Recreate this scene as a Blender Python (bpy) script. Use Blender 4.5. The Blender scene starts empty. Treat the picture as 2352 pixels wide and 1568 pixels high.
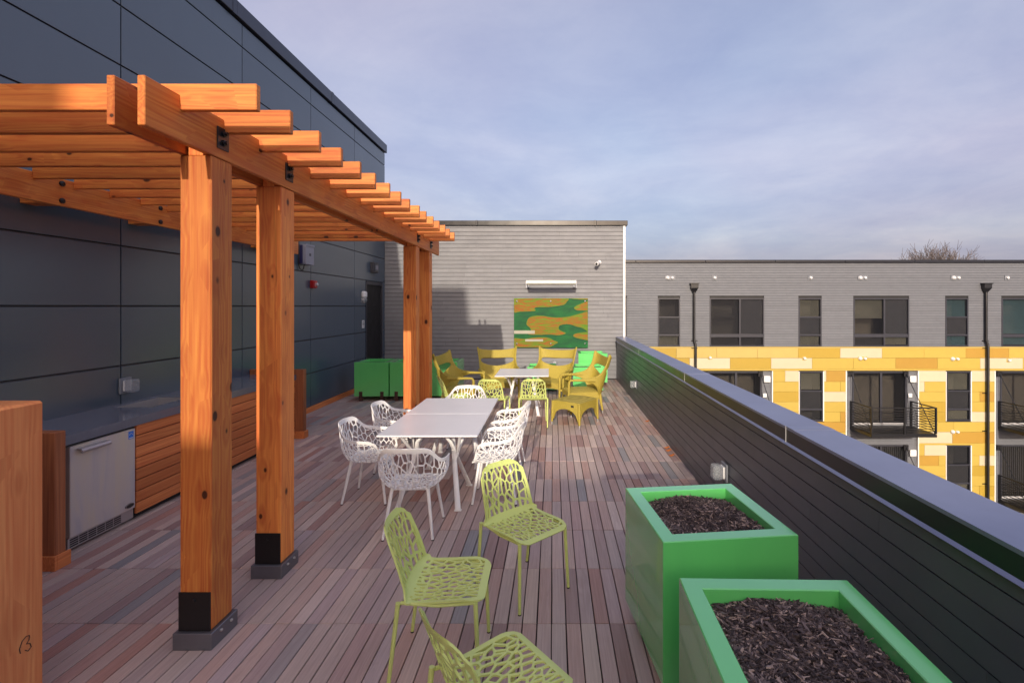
import bpy, math, random
import numpy as np
from mathutils import Vector, Matrix
from mathutils.geometry import delaunay_2d_cdt

random.seed(7)
R = math.radians
scene = bpy.context.scene
C = scene.collection

# ------------------------------------------------------------------ camera
cam_d = bpy.data.cameras.new("camera")
cam = bpy.data.objects.new("camera", cam_d)
C.objects.link(cam)
cam.location = (0, 0, 2.0)
cam.rotation_euler = (R(90), 0, 0)
cam_d.sensor_width = 36
cam_d.lens = 36 * 1100 / 2352
cam_d.shift_x = -94 / 2352
cam_d.shift_y = -81 / 2352
cam_d.clip_start = 0.05
cam_d.clip_end = 3000
scene.camera = cam

# ------------------------------------------------------------------ light
SUN_DIR = Vector((0.035, 1.0, -0.32)).normalized()       # the way the light travels
SUN_ELEV = math.asin(-SUN_DIR.z)
sun_d = bpy.data.lights.new("sun", 'SUN')
sun_d.energy = 2.0
sun_d.angle = R(0.55)
sun_d.color = (1.0, 0.87, 0.70)
sun = bpy.data.objects.new("sun", sun_d)
sun.rotation_euler = SUN_DIR.to_track_quat('-Z', 'Y').to_euler()
sun.location = (0, -20, 20)
C.objects.link(sun)

world = bpy.data.worlds.new("World")
scene.world = world
world.use_nodes = True
wt = world.node_tree
wt.nodes.clear()
def wn(t): return wt.nodes.new(t)
wout = wn('ShaderNodeOutputWorld'); wbg = wn('ShaderNodeBackground')
wsky = wn('ShaderNodeTexSky'); wsky.sky_type = 'NISHITA'; wsky.sun_disc = False
wsky.sun_elevation = SUN_ELEV; wsky.sun_rotation = R(182)
wsky.air_density = 1.0; wsky.dust_density = 6.5; wsky.ozone_density = 2.0
L = wt.links.new
wtc = wn('ShaderNodeTexCoord')
def wm(op, a, b=None):
    x = wn('ShaderNodeMath'); x.operation = op
    for k, v in enumerate((a, b)):
        if v is None: continue
        if isinstance(v, (int, float)): x.inputs[k].default_value = v
        else: L(v, x.inputs[k])
    return x.outputs[0]
wsep = wn('ShaderNodeSeparateXYZ'); L(wtc.outputs['Generated'], wsep.inputs[0])
wz = wm('ADD', wm('MAXIMUM', wsep.outputs[2], 0.0), 0.16)          # directions projected on a cloud layer
wcb = wn('ShaderNodeCombineXYZ'); L(wm('DIVIDE', wsep.outputs[0], wz), wcb.inputs[0]); L(wm('DIVIDE', wsep.outputs[1], wz), wcb.inputs[1])
def wnoise(scale, detail, rough, dist=0.0, off=(0, 0, 0), stretch=(1, 1, 1)):
    mp = wn('ShaderNodeMapping'); mp.inputs['Scale'].default_value = stretch; mp.inputs['Location'].default_value = off; L(wcb.outputs[0], mp.inputs[0])
    x = wn('ShaderNodeTexNoise'); x.inputs['Scale'].default_value = scale; x.inputs['Detail'].default_value = detail
    x.inputs['Roughness'].default_value = rough; x.inputs['Distortion'].default_value = dist; L(mp.outputs[0], x.inputs[0]); return x.outputs[0]
def wramp(f, stops):
    r = wn('ShaderNodeValToRGB'); e = r.color_ramp.elements
    e[0].position, e[0].color = stops[0]; e[1].position, e[1].color = stops[-1]
    for p, c in stops[1:-1]: k = e.new(p); k.color = c
    L(f, r.inputs[0]); return r.outputs[0]
def wmixc(f, a, b, mode='MIX'):
    x = wn('ShaderNodeMix'); x.data_type = 'RGBA'; x.blend_type = mode
    if isinstance(f, float): x.inputs[0].default_value = f
    else: L(f, x.inputs[0])
    for k, v in ((6, a), (7, b)):
        if isinstance(v, tuple): x.inputs[k].default_value = v
        else: L(v, x.inputs[k])
    return x.outputs[2]
veil = wmixc(0.32, wmixc(1.0, wsky.outputs[0], (0.96, 0.90, 0.88, 1), 'MULTIPLY'), (5.25, 5.3, 6.7, 1))
n1 = wnoise(0.85, 8, 0.60, 0.5, (3.1, 0.4, 0), (1.0, 1.1, 1))
n2 = wnoise(3.0, 6, 0.62, 0.3, (7.7, 1.9, 0), (1.0, 1.0, 1))
n3 = wnoise(0.45, 3, 0.5, 0.0, (1.2, 5.3, 0))
tone1 = wramp(n1, [(0.30, (0.86, 0.87, 0.92, 1)), (0.48, (0.96, 0.955, 0.965, 1)), (0.62, (1.08, 1.05, 1.01, 1)), (0.78, (1.15, 1.10, 1.05, 1))])
tone2 = wramp(n2, [(0.30, (0.93, 0.945, 0.97, 1)), (0.70, (1.07, 1.06, 1.03, 1))])
tone3 = wramp(n3, [(0.38, (0.97, 0.99, 1.02, 1)), (0.66, (1.10, 0.99, 1.0, 1))])
skyc = wmixc(1.0, wmixc(1.0, wmixc(1.0, veil, tone1, 'MULTIPLY'), tone2, 'MULTIPLY'), tone3, 'MULTIPLY')
L(skyc, wbg.inputs[0]); wbg.inputs[1].default_value = 0.10
L(wbg.outputs[0], wout.inputs[0])

scene.view_settings.view_transform = 'Standard'
scene.view_settings.look = 'None'
scene.view_settings.exposure = 0.92
scene.view_settings.gamma = 1.0
scene.view_settings.use_curve_mapping = False
scene.render.engine = 'CYCLES'
scene.cycles.max_bounces = 8
scene.cycles.use_denoising = True

# ------------------------------------------------------------------ helpers: materials
def srgb(r, g, b):
    f = lambda c: (c / 255 / 12.92) if c <= 10 else ((c / 255 + 0.055) / 1.055) ** 2.4
    return (f(r), f(g), f(b), 1)

class G:
    """small node-graph writer"""
    def __init__(s, name):
        s.m = bpy.data.materials.new(name); s.m.use_nodes = True
        s.t = s.m.node_tree; s.b = s.t.nodes['Principled BSDF']
    def n(s, typ, **kw):
        x = s.t.nodes.new(typ)
        for k, v in kw.items(): setattr(x, k, v)
        return x
    def l(s, a, b): s.t.links.new(a, b)
    def coord(s, kind='Object'):
        return s.n('ShaderNodeTexCoord').outputs[kind]
    def tint(s):
        a = s.n('ShaderNodeAttribute'); a.attribute_name = 'tint'; return a.outputs['Fac']
    def math(s, op, a, b=None, c=None):
        x = s.n('ShaderNodeMath', operation=op)
        for i, v in enumerate((a, b, c)):
            if v is None: continue
            if isinstance(v, (int, float)): x.inputs[i].default_value = v
            else: s.l(v, x.inputs[i])
        return x.outputs[0]
    def shifted(s, vec, amt):
        """vector moved by the tint so alike pieces differ"""
        cx = s.n('ShaderNodeCombineXYZ')
        for i, k in enumerate((37.1, 91.7, 53.3)):
            s.l(s.math('MULTIPLY', amt, k), cx.inputs[i])
        a = s.n('ShaderNodeVectorMath', operation='ADD'); s.l(vec, a.inputs[0]); s.l(cx.outputs[0], a.inputs[1])
        return a.outputs[0]
    def map(s, vec, scale):
        m = s.n('ShaderNodeMapping'); m.inputs['Scale'].default_value = scale; s.l(vec, m.inputs['Vector'])
        return m.outputs[0]
    def noise(s, vec, scale=1, detail=3, rough=0.5, dist=0):
        x = s.n('ShaderNodeTexNoise'); s.l(vec, x.inputs['Vector'])
        x.inputs['Scale'].default_value = scale; x.inputs['Detail'].default_value = detail
        x.inputs['Roughness'].default_value = rough; x.inputs['Distortion'].default_value = dist
        return x.outputs[0]
    def ramp(s, fac, stops):
        r = s.n('ShaderNodeValToRGB'); e = r.color_ramp.elements
        e[0].position, e[0].color = stops[0][0], stops[0][1]
        e[1].position, e[1].color = stops[-1][0], stops[-1][1]
        for p, c in stops[1:-1]:
            k = e.new(p); k.color = c
        s.l(fac, r.inputs[0]); return r.outputs[0]
    def mix(s, fac, a, b, mode='MIX'):
        x = s.n('ShaderNodeMix', data_type='RGBA', blend_type=mode)
        for i, v in ((0, fac), (6, a), (7, b)):
            if isinstance(v, (int, float)): x.inputs[i].default_value = v
            elif isinstance(v, tuple): x.inputs[i].default_value = v
            else: s.l(v, x.inputs[i])
        return x.outputs[2]
    def maprange(s, v, a, b, c, d):
        x = s.n('ShaderNodeMapRange'); s.l(v, x.inputs[0])
        for i, q in enumerate((a, b, c, d)): x.inputs[i + 1].default_value = q
        return x.outputs[0]
    def bump(s, h, strength=0.2, dist=0.01):
        b = s.n('ShaderNodeBump'); b.inputs['Strength'].default_value = strength; b.inputs['Distance'].default_value = dist
        s.l(h, b.inputs['Height']); s.l(b.outputs[0], s.b.inputs['Normal'])
    def base(s, v):
        if isinstance(v, tuple): s.b.inputs['Base Color'].default_value = v
        else: s.l(v, s.b.inputs['Base Color'])
    def set(s, **kw):
        for k, v in kw.items():
            k = k.replace('_', ' ')
            if isinstance(v, (int, float, tuple)): s.b.inputs[k].default_value = v
            else: s.l(v, s.b.inputs[k])
        return s

def scl(c, k): return (c[0] * k, c[1] * k, c[2] * k, 1)

def paint(name, col, rough=0.5, metal=0.0, var=0.12, spec=0.5, scale=3.0, bump=0.0, coat=0.0, dirt=0.0, tv=0.0):
    g = G(name); co = g.shifted(g.coord(), g.tint())
    n = g.noise(co, scale, 5, 0.6)
    c = g.mix(g.maprange(n, 0.3, 0.7, 0, 1), scl(col, 1 - var), scl(col, 1 + var))
    if tv:
        c = g.mix(1.0, c, g.ramp(g.tint(), [(0, (1 - tv,) * 3 + (1,)), (1, (1 + tv,) * 3 + (1,))]), 'MULTIPLY')
    if dirt:
        d = g.noise(g.map(co, (6, 6, 0.7)), 1.0, 4, 0.6)
        c = g.mix(g.maprange(d, 0.52, 0.75, 0, dirt), c, scl(col, 0.55))
    g.base(c)
    r = g.maprange(g.noise(co, scale * 1.6, 2), 0.3, 0.7, max(0.02, rough * 0.92), min(1, rough * 1.08))
    g.set(Roughness=r, Metallic=metal, Specular_IOR_Level=spec)
    if coat: g.set(Coat_Weight=coat, Coat_Roughness=0.06)
    if bump: g.bump(g.noise(co, 120, 2), bump, 0.002)
    return g.m

def wood(name, axis, a, b, dark, rough=0.55, knots=True, ring=13.0, tintrange=0.24, spec=0.35, fine=1.0):
    g = G(name); t = g.tint()
    co = g.shifted(g.coord(), t)
    def sc(al, ac): return tuple(al if i == axis else ac for i in range(3))
    streak = g.noise(g.map(co, sc(1.6, 75 * fine)), 1, 4, 0.65)
    big = g.noise(g.map(co, sc(0.26, 7.5 * fine)), 1, 1, 0.4, 0.0)
    phase = g.math('MULTIPLY', big, ring * 6.28)
    if knots:
        v = g.n('ShaderNodeTexVoronoi'); v.inputs['Scale'].default_value = 1.0
        g.l(g.map(co, sc(4.4, 6.8)), v.inputs['Vector'])
        sep = g.n('ShaderNodeSeparateColor'); g.l(v.outputs['Color'], sep.inputs[0])
        pick = g.math('GREATER_THAN', sep.outputs[0], 0.34)
        size = g.maprange(sep.outputs[1], 0, 1, 0.07, 0.20)
        q = g.math('DIVIDE', v.outputs['Distance'], size)
        kn = g.math('MULTIPLY', g.math('SUBTRACT', 1.0, g.math('SMOOTH_MIN', q, 1.0, 0.2)), pick)
        knd = g.maprange(kn, 0.02, 0.32, 0, 0.95)
        halo = g.math('MULTIPLY', pick, g.maprange(q, 1.0, 4.5, 1, 0))
        phase = g.math('ADD', phase, g.math('MULTIPLY', halo, 5.0))
    rings = g.math('MULTIPLY_ADD', g.math('SINE', phase), 0.5, 0.5)
    f = g.math('ADD', g.math('MULTIPLY', rings, 0.36), g.math('MULTIPLY', g.maprange(streak, 0.3, 0.7, 0, 1), 0.64))
    c = g.mix(f, a, b)
    blot = g.noise(g.map(co, sc(0.8, 2.2)), 1, 2)
    c = g.mix(g.maprange(blot, 0.4, 0.7, 0, 0.4), c, scl(b, 0.75))
    if knots:
        c = g.mix(g.math('MULTIPLY', halo, 0.35), c, scl(b, 0.7))
        c = g.mix(knd, c, dark)
    crack = g.noise(g.map(co, sc(0.9, 95)), 1, 2, 0.5)
    c = g.mix(g.maprange(crack, 0.70, 0.76, 0, 0.55), c, scl(b, 0.35))
    k0, k1 = 1 - tintrange, 1 + tintrange
    c = g.mix(1.0, c, g.ramp(t, [(0, (k0, k0 * 0.97, k0 * 0.95, 1)), (1, (k1, k1, k1, 1))]), 'MULTIPLY')
    g.base(c)
    g.set(Roughness=rough, Specular_IOR_Level=spec)
    g.bump(g.math('ADD', streak, g.math('MULTIPLY', rings, 0.4)), 0.3, 0.004)
    return g.m

M = {}
ca, cb, ck = srgb(241, 163, 82), srgb(202, 99, 53), srgb(60, 30, 20)
for ax, nm in ((0, 'x'), (1, 'y'), (2, 'z')):
    M['cedar_' + nm] = wood('cedar along ' + nm, ax, ca, cb, ck)
M['plank'] = wood('cedar planks', 1, srgb(224, 144, 86), srgb(190, 102, 60), ck, knots=False, tintrange=0.22)
M['endwood'] = wood('aged cedar', 2, srgb(176, 112, 74), srgb(132, 78, 52), ck, knots=False)
M['bench'] = wood('pale cedar', 2, srgb(242, 172, 112), srgb(216, 130, 84), srgb(92, 54, 38), tintrange=0.1, ring=9.0)

# deck: each board has its own tone
g = G('weathered deck boards'); t = g.tint(); co = g.shifted(g.coord(), t)
st = g.noise(g.map(co, (95, 2.2, 30)), 1, 5, 0.7)
cath = g.math('MULTIPLY_ADD', g.math('SINE', g.math('MULTIPLY', g.noise(g.map(co, (11, 1.1, 5)), 1, 2, 0.5, 0.5), 70)), 0.5, 0.5)
tone = g.ramp(t, [(0.0, srgb(146, 146, 150)), (0.03, srgb(168, 164, 165)), (0.07, srgb(190, 172, 168)), (0.25, srgb(208, 187, 177)), (0.4, srgb(190, 170, 168)),
                  (0.55, srgb(202, 166, 154)), (0.68, srgb(216, 193, 183)), (0.78, srgb(166, 140, 138)), (0.86, srgb(192, 145, 131)), (0.93, srgb(202, 184, 184)), (1.0, srgb(232, 210, 197))])
c = g.mix(g.maprange(st, 0.3, 0.72, 0.0, 0.5), tone, g.mix(1.0, tone, (0.5, 0.46, 0.46, 1), 'MULTIPLY'))
c = g.mix(g.math('MULTIPLY', cath, g.maprange(g.math('FRACT', g.math('MULTIPLY', t, 17.0)), 0.3, 1, 0, 0.30)), c, g.mix(1.0, tone, (0.62, 0.56, 0.53, 1), 'MULTIPLY'))
wide = g.noise(g.coord(), 0.9, 4, 0.6)
c = g.mix(g.maprange(wide, 0.42, 0.7, 0, 0.30), c, srgb(150, 136, 136))
g.base(c); g.set(Roughness=g.maprange(st, 0.3, 0.7, 0.5, 0.72), Specular_IOR_Level=0.4)
g.bump(g.math('ADD', st, g.math('MULTIPLY', cath, 0.3)), 0.25, 0.003)
M['deck'] = g.m

M['void'] = paint('shadowed underlay', (0.012, 0.011, 0.012, 1), 0.9)
M['panel'] = paint('dark cement panels', srgb(72, 87, 103), 0.25, var=0.05, spec=1.0, scale=0.8, dirt=0.03, tv=0.08)
M['reveal'] = paint('black reveal and lap shade', (0.008, 0.008, 0.010, 1), 0.6)
M['trimdark'] = paint('grey reveal trim', srgb(70, 74, 84), 0.35, spec=0.6)
M['coping'] = paint('dark metal coping', srgb(58, 62, 76), 0.32, metal=0.35, var=0.06, spec=0.7)
M['siding'] = paint('taupe grey lap siding', srgb(122, 123, 128), 0.62, var=0.07, scale=2.0, dirt=0.18, tv=0.05, bump=0.05)
M['parapet'] = paint('charcoal lap siding', srgb(96, 97, 103), 0.40, var=0.08, spec=0.6, scale=2.5, tv=0.07)
M['cap'] = paint('slate metal cap', srgb(136, 142, 168), 0.38, metal=0.5, var=0.09, spec=0.6, scale=1.4, dirt=0.12)
M['fascia'] = paint('black metal fascia', srgb(38, 39, 46), 0.30, metal=0.2, var=0.08, spec=0.6)
M['whitetrim'] = paint('white corner trim', srgb(236, 234, 230), 0.5, var=0.03)
M['greysiding'] = paint('grey lap siding', srgb(101, 104, 112), 0.6, var=0.06, dirt=0.15, tv=0.05)
M['yellow'] = paint('yellow cement panel', srgb(182, 157, 70), 0.55, var=0.03, tv=0.03)
M['lightyellow'] = paint('light yellow cement panel', srgb(188, 164, 92), 0.55, var=0.03, tv=0.03)
M['mustard'] = paint('mustard cement panel', srgb(170, 142, 50), 0.55, var=0.03, tv=0.04)
M['amber'] = paint('amber cement panel', srgb(171, 134, 52), 0.55, var=0.03, tv=0.04)
M['cream'] = paint('cream cement panel', srgb(196, 184, 156), 0.55, var=0.03, tv=0.03)
M['frame'] = paint('dark window frame', srgb(52, 53, 62), 0.4, var=0.05)
M['blackmetal'] = paint('black painted steel', srgb(24, 24, 28), 0.38, var=0.1, spec=0.6)
M['blackcoping'] = paint('black metal coping', srgb(30, 30, 36), 0.2, var=0.1, spec=0.4)
M['blackplate'] = paint('matte black plate', (0.006, 0.006, 0.007, 1), 0.5, var=0.05)
M['galv'] = paint('galvanised shoe', srgb(122, 124, 132), 0.42, metal=0.7, var=0.15)
M['steel'] = paint('brushed steel', srgb(186, 184, 186), 0.34, metal=0.6, var=0.05, spec=0.6)
g = G('brushed fridge steel'); co = g.coord()
n = g.noise(g.map(co, (1, 7, 0.9)), 1, 4, 0.6, 0.5); n2 = g.noise(g.map(co, (1, 160, 1.5)), 1, 3)
c = g.ramp(n, [(0.3, srgb(186, 187, 198)), (0.5, srgb(208, 203, 202)), (0.7, srgb(216, 208, 192))])
g.base(c); g.set(Metallic=0.3, Roughness=g.maprange(n2, 0.3, 0.7, 0.30, 0.48), Specular_IOR_Level=0.6)
M['fridge'] = g.m
M['chrome'] = paint('bright steel', srgb(215, 215, 218), 0.18, metal=1.0, var=0.03)
M['lampsteel'] = paint('pale satin metal', srgb(214, 212, 206), 0.35, metal=0.35, var=0.03)
M['counter'] = paint('dark polished counter', srgb(104, 110, 126), 0.14, var=0.10, spec=0.7, scale=14)
M['white'] = paint('white powder coat', srgb(243, 243, 243), 0.42, var=0.02)
M['tabletop'] = paint('white table top', srgb(236, 236, 240), 0.30, var=0.03)
M['lime'] = paint('lime powder coat', srgb(206, 219, 130), 0.42, var=0.04)
M['footcap'] = paint('black foot cap', (0.02, 0.02, 0.02, 1), 0.6)
M['green'] = paint('glossy green planter', srgb(106, 212, 118), 0.2, var=0.04, spec=0.9, coat=1.0, scale=1.6, dirt=0.10)
M['sleeper'] = paint('dark brown timber foot', srgb(74, 44, 38), 0.7, var=0.2, scale=8)
M['soil'] = paint('dark soil', srgb(44, 36, 34), 0.95, var=0.35, scale=20)
M['red'] = paint('red plastic', srgb(176, 30, 34), 0.35, var=0.05)
M['whiteplastic'] = paint('white plastic', srgb(220, 220, 222), 0.4, var=0.03)
M['greybox'] = paint('grey enamel box', srgb(140, 142, 158), 0.4, var=0.05)
M['sideshade'] = paint('painted box side shade', srgb(34, 36, 84), 0.4, var=0.05)  # shade on the control box's near side, as a colour
M['greyplastic'] = paint('grey plastic', srgb(120, 124, 132), 0.4, var=0.06)
M['ink'] = paint('dark ink', (0.02, 0.02, 0.025, 1), 0.6)
M['blue'] = paint('blue sticker', srgb(40, 120, 225), 0.4, var=0.03)
M['leaf'] = paint('dry leaf', srgb(186, 104, 40), 0.7, var=0.25, scale=30)
M['bark'] = paint('grey brown bark', srgb(98, 90, 90), 0.85, var=0.2, scale=6)
M['ground'] = paint('asphalt court', srgb(88, 88, 90), 0.9, var=0.15, scale=0.4)
M['plaster'] = paint('grey render', srgb(120, 120, 122), 0.7, var=0.06)
M['bounceplaster'] = paint('pale bounce render', srgb(214, 210, 202), 0.7, var=0.05)  # lightened so the unseen block bounces light back
M['room'] = paint('room walls', srgb(84, 79, 72), 0.8, var=0.1, scale=0.6)
M['slat'] = paint('pale blind slat', srgb(160, 158, 142), 0.5, var=0.05)
M['darkslat'] = paint('grey blind slat', srgb(84, 84, 86), 0.5, var=0.05)
M['tealslat'] = paint('teal tinted blind', srgb(112, 150, 158), 0.5, var=0.05)
M['screen'] = paint('insect screen', srgb(52, 52, 56), 0.75, var=0.05)

g = G('window glass')
g.base((0.02, 0.022, 0.028, 1)); g.set(Roughness=0.04, Specular_IOR_Level=0.6, Alpha=0.20)
M['glass'] = g.m
g = G('clear plastic cover')
g.base((0.45, 0.48, 0.52, 1)); g.set(Roughness=0.12, Specular_IOR_Level=0.6, Alpha=0.35)
M['clear'] = g.m

# wicker: fine diagonal weave
g = G('olive tan wicker'); co = g.coord()
w1 = g.n('ShaderNodeTexWave', wave_type='BANDS', bands_direction='DIAGONAL'); w1.inputs['Scale'].default_value = 46; w1.inputs['Distortion'].default_value = 0.6
g.l(co, w1.inputs['Vector'])
w2 = g.n('ShaderNodeTexWave', wave_type='BANDS', bands_direction='Z'); w2.inputs['Scale'].default_value = 40; w2.inputs['Distortion'].default_value = 0.3
g.l(co, w2.inputs['Vector'])
f = g.math('MULTIPLY', w1.outputs['Fac'], w2.outputs['Fac'])
n = g.noise(co, 9, 3)
c = g.mix(g.maprange(f, 0, 0.7, 0, 1), srgb(154, 136, 52), srgb(208, 190, 88))
c = g.mix(g.maprange(n, 0.35, 0.7, 0, 0.35), c, srgb(180, 162, 66))
g.base(c); g.set(Roughness=0.5, Specular_IOR_Level=0.4); g.bump(f, 0.6, 0.004)
M['wicker'] = g.m

# bark mulch chips
g = G('bark mulch'); t = g.tint()
c = g.ramp(t, [(0, srgb(56, 48, 49)), (0.5, srgb(92, 80, 80)), (0.85, srgb(124, 108, 105)), (1.0, srgb(178, 156, 146))])
g.base(c); g.set(Roughness=0.85, Specular_IOR_Level=0.25)
M['mulch'] = g.m

# painted artwork colours
def streaky(name, stops, sx=2.5, sz=26):
    g = G(name); co = g.coord()
    n = g.noise(g.map(co, (sx, 1, sz)), 1, 4, 0.65, 0.6)
    n2 = g.noise(g.map(co, (1.6, 1, 3.0)), 1, 2)
    f = g.math('ADD', g.math('MULTIPLY', n, 0.55), g.math('MULTIPLY', n2, 0.45))
    g.base(g.ramp(f, stops)); g.set(Roughness=0.6, Specular_IOR_Level=0.25); g.bump(n, 0.2, 0.002)
    return g.m
M['artgreen'] = streaky('painted deep green', [(0.30, srgb(14, 62, 44)), (0.5, srgb(20, 88, 46)), (0.7, srgb(26, 110, 50))], 3, 9)
M['artorange'] = streaky('painted orange and lime streaks', [(0.38, srgb(66, 122, 24)), (0.455, srgb(104, 124, 26)), (0.49, srgb(120, 92, 26)), (0.52, srgb(166, 66, 28)), (0.545, srgb(122, 98, 26)), (0.58, srgb(92, 132, 26))], 2.2, 52)
M['artdark'] = streaky('painted dark outline', [(0.3, srgb(12, 58, 44)), (0.7, srgb(20, 74, 50))], 3, 9)
M['artlime'] = streaky('painted lime edge', [(0.35, srgb(62, 112, 24)), (0.7, srgb(104, 124, 30))], 2.0, 46)
M['artcream'] = paint('cream tape', srgb(158, 156, 142), 0.5, var=0.06, scale=6)

# ------------------------------------------------------------------ helpers: meshes
OFF = {}          # world offset of a parent, so parts can be written in world coordinates

class MB:
    def __init__(s): s.v, s.f, s.t = [], [], []
    def add(s, vs, fs, tint=None):
        o = len(s.v); s.v += [tuple(p) for p in vs]
        s.f += [tuple(i + o for i in q) for q in fs]
        s.t += [tint] * len(fs)
        return s
    def box(s, x0, x1, y0, y1, z0, z1, tint=None, bev=0.0):
        if x0 > x1: x0, x1 = x1, x0
        if y0 > y1: y0, y1 = y1, y0
        if z0 > z1: z0, z1 = z1, z0
        b = min(bev, 0.45 * min(x1 - x0, y1 - y0, z1 - z0))
        if b <= 0:
            vs = [(x, y, z) for z in (z0, z1) for y in (y0, y1) for x in (x0, x1)]
            return s.add(vs, [(0, 2, 3, 1), (4, 5, 7, 6), (0, 1, 5, 4), (2, 6, 7, 3), (0, 4, 6, 2), (1, 3, 7, 5)], tint)
        cx, cy, cz = (x0 + x1) / 2, (y0 + y1) / 2, (z0 + z1) / 2
        hx, hy, hz = (x1 - x0) / 2, (y1 - y0) / 2, (z1 - z0) / 2
        vs, ix = [], {}
        for sx in (-1, 1):
            for sy in (-1, 1):
                for sz in (-1, 1):
                    for a in range(3):
                        p = [sx * (hx - (b if a != 0 else 0)), sy * (hy - (b if a != 1 else 0)), sz * (hz - (b if a != 2 else 0))]
                        ix[(sx, sy, sz, a)] = len(vs); vs.append((cx + p[0], cy + p[1], cz + p[2]))
        fs = []
        def orient(q):
            p = [Vector(vs[i]) for i in q]
            nrm = (p[1] - p[0]).cross(p[2] - p[0])
            ctr = sum(p, Vector()) / len(p) - Vector((cx, cy, cz))
            return tuple(q) if nrm.dot(ctr) > 0 else tuple(reversed(q))
        for a in range(3):
            o1, o2 = [i for i in range(3) if i != a]
            for sg in (-1, 1):
                q = []
                for u, w in ((-1, -1), (1, -1), (1, 1), (-1, 1)):
                    k = [0, 0, 0]; k[a] = sg; k[o1] = u; k[o2] = w; q.append(ix[(k[0], k[1], k[2], a)])
                fs.append(orient(q))
            for u in (-1, 1):
                for w in (-1, 1):
                    q = []
                    for sg, who in ((-1, o1), (1, o1), (1, o2), (-1, o2)):
                        k = [0, 0, 0]; k[a] = sg; k[o1] = u; k[o2] = w; q.append(ix[(k[0], k[1], k[2], who)])
                    fs.append(orient(q))
        for sx in (-1, 1):
            for sy in (-1, 1):
                for sz in (-1, 1):
                    fs.append(orient([ix[(sx, sy, sz, a)] for a in range(3)]))
        return s.add(vs, fs, tint)
    def tube(s, path, rad, n=8, caps=True, tint=None, flat=1.0):
        path = [Vector(p) for p in path]
        rads = rad if isinstance(rad, (list, tuple)) else [rad] * len(path)
        vs, fs = [], []
        ref = None
        for i, p in enumerate(path):
            d = (path[min(i + 1, len(path) - 1)] - path[max(i - 1, 0)]).normalized()
            if ref is None:
                ref = Vector((0, 0, 1)) if abs(d.z) < 0.9 else Vector((0, 1, 0))
            u = d.cross(ref)
            if u.length < 1e-4: u = d.cross(Vector((1, 0, 0)))
            u.normalize(); w = u.cross(d).normalized(); ref = w
            for k in range(n):
                a = 2 * math.pi * k / n
                vs.append(p + rads[i] * (math.cos(a) * u + flat * math.sin(a) * w))
        for i in range(len(path) - 1):
            for k in range(n):
                a, b = i * n + k, i * n + (k + 1) % n
                fs.append((a, b, b + n, a + n))
        if caps:
            fs.append(tuple(reversed(range(n)))); fs.append(tuple(range((len(path) - 1) * n, len(path) * n)))
        # outward check on the first side face
        p = [Vector(vs[i]) for i in fs[0]]
        nn = (p[1] - p[0]).cross(p[2] - p[0])
        if nn.dot((p[0] + p[1] + p[2] + p[3]) / 4 - (path[0] + path[1]) / 2) < 0:
            fs = [tuple(reversed(q)) for q in fs]
        return s.add(vs, fs, tint)
    def prism(s, poly, axis, a0, a1, tint=None):
        """poly of 2D points extruded along axis; the other two axes in xyz order"""
        n = len(poly); vs = []
        for a in (a0, a1):
            for p in poly:
                q = [p[0], p[1]]; q.insert(axis, a); vs.append(q)
        area = sum(poly[i][0] * poly[(i + 1) % n][1] - poly[(i + 1) % n][0] * poly[i][1] for i in range(n))
        up = (area > 0) ^ (axis == 1) ^ (a1 < a0)
        fs = [tuple(range(n, 2 * n)), tuple(reversed(range(n)))] + [(i, (i + 1) % n, n + (i + 1) % n, n + i) for i in range(n)]
        if not up: fs = [tuple(reversed(q)) for q in fs]
        return s.add(vs, fs, tint)
    def lathe(s, prof, centre, n=16, axis=2, tint=None):
        vs, fs = [], []
        for r, h in prof:
            for k in range(n):
                a = 2 * math.pi * k / n
                q = [r * math.cos(a), r * math.sin(a)]; q.insert(axis, h)
                vs.append((centre[0] + q[0], centre[1] + q[1], centre[2] + q[2]))
        for i in range(len(prof) - 1):
            for k in range(n):
                a, b = i * n + k, i * n + (k + 1) % n
                fs.append((a, b, b + n, a + n))
        fs.append(tuple(reversed(range(n)))); fs.append(tuple(range((len(prof) - 1) * n, len(prof) * n)))
        if axis == 1: fs = [tuple(reversed(q)) for q in fs]
        return s.add(vs, fs, tint)
    def mesh(s, name, material, off=(0, 0, 0), smooth=False):
        me = bpy.data.meshes.new(name)
        if off != (0, 0, 0):
            vs = [(p[0] - off[0], p[1] - off[1], p[2] - off[2]) for p in s.v]
        else: vs = s.v
        me.from_pydata(vs, [], s.f)
        r0 = random.random()
        at = me.attributes.new('tint', 'FLOAT', 'FACE')
        at.data.foreach_set('value', [r0 if q is None else q for q in s.t])
        me.materials.append(M[material] if isinstance(material, str) else material)
        if smooth:
            me.polygons.foreach_set('use_smooth', [True] * len(me.polygons))
            if smooth != 'all': me.set_sharp_from_angle(angle=R(smooth if smooth is not True else 40))
        me.update()
        return me
    def build(s, name, material, parent=None, smooth=False, label=None):
        off = OFF.get(parent.name, (0, 0, 0)) if parent else (0, 0, 0)
        me = s.mesh(name, material, tuple(off), smooth)
        o = bpy.data.objects.new(name, me); C.objects.link(o)
        if parent: o.parent = parent; OFF[o.name] = tuple(off)
        if label: o['label'] = label
        return o

def thing(name, label, cat, loc=(0, 0, 0), rz=0.0, group=None):
    o = bpy.data.objects.new(name, None); C.objects.link(o)
    o.empty_display_size = 0.1
    o.location = loc; o.rotation_euler = (0, 0, rz)
    o['label'] = label; o['category'] = cat
    if group: o['group'] = group
    OFF[o.name] = tuple(loc)
    return o
def local(o): OFF[o.name] = (0, 0, 0); return o
def tag(o, label, cat, group=None):
    o['label'] = label; o['category'] = cat
    if group: o['group'] = group
    return o
def kind(o, k): o['kind'] = k; return o

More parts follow.
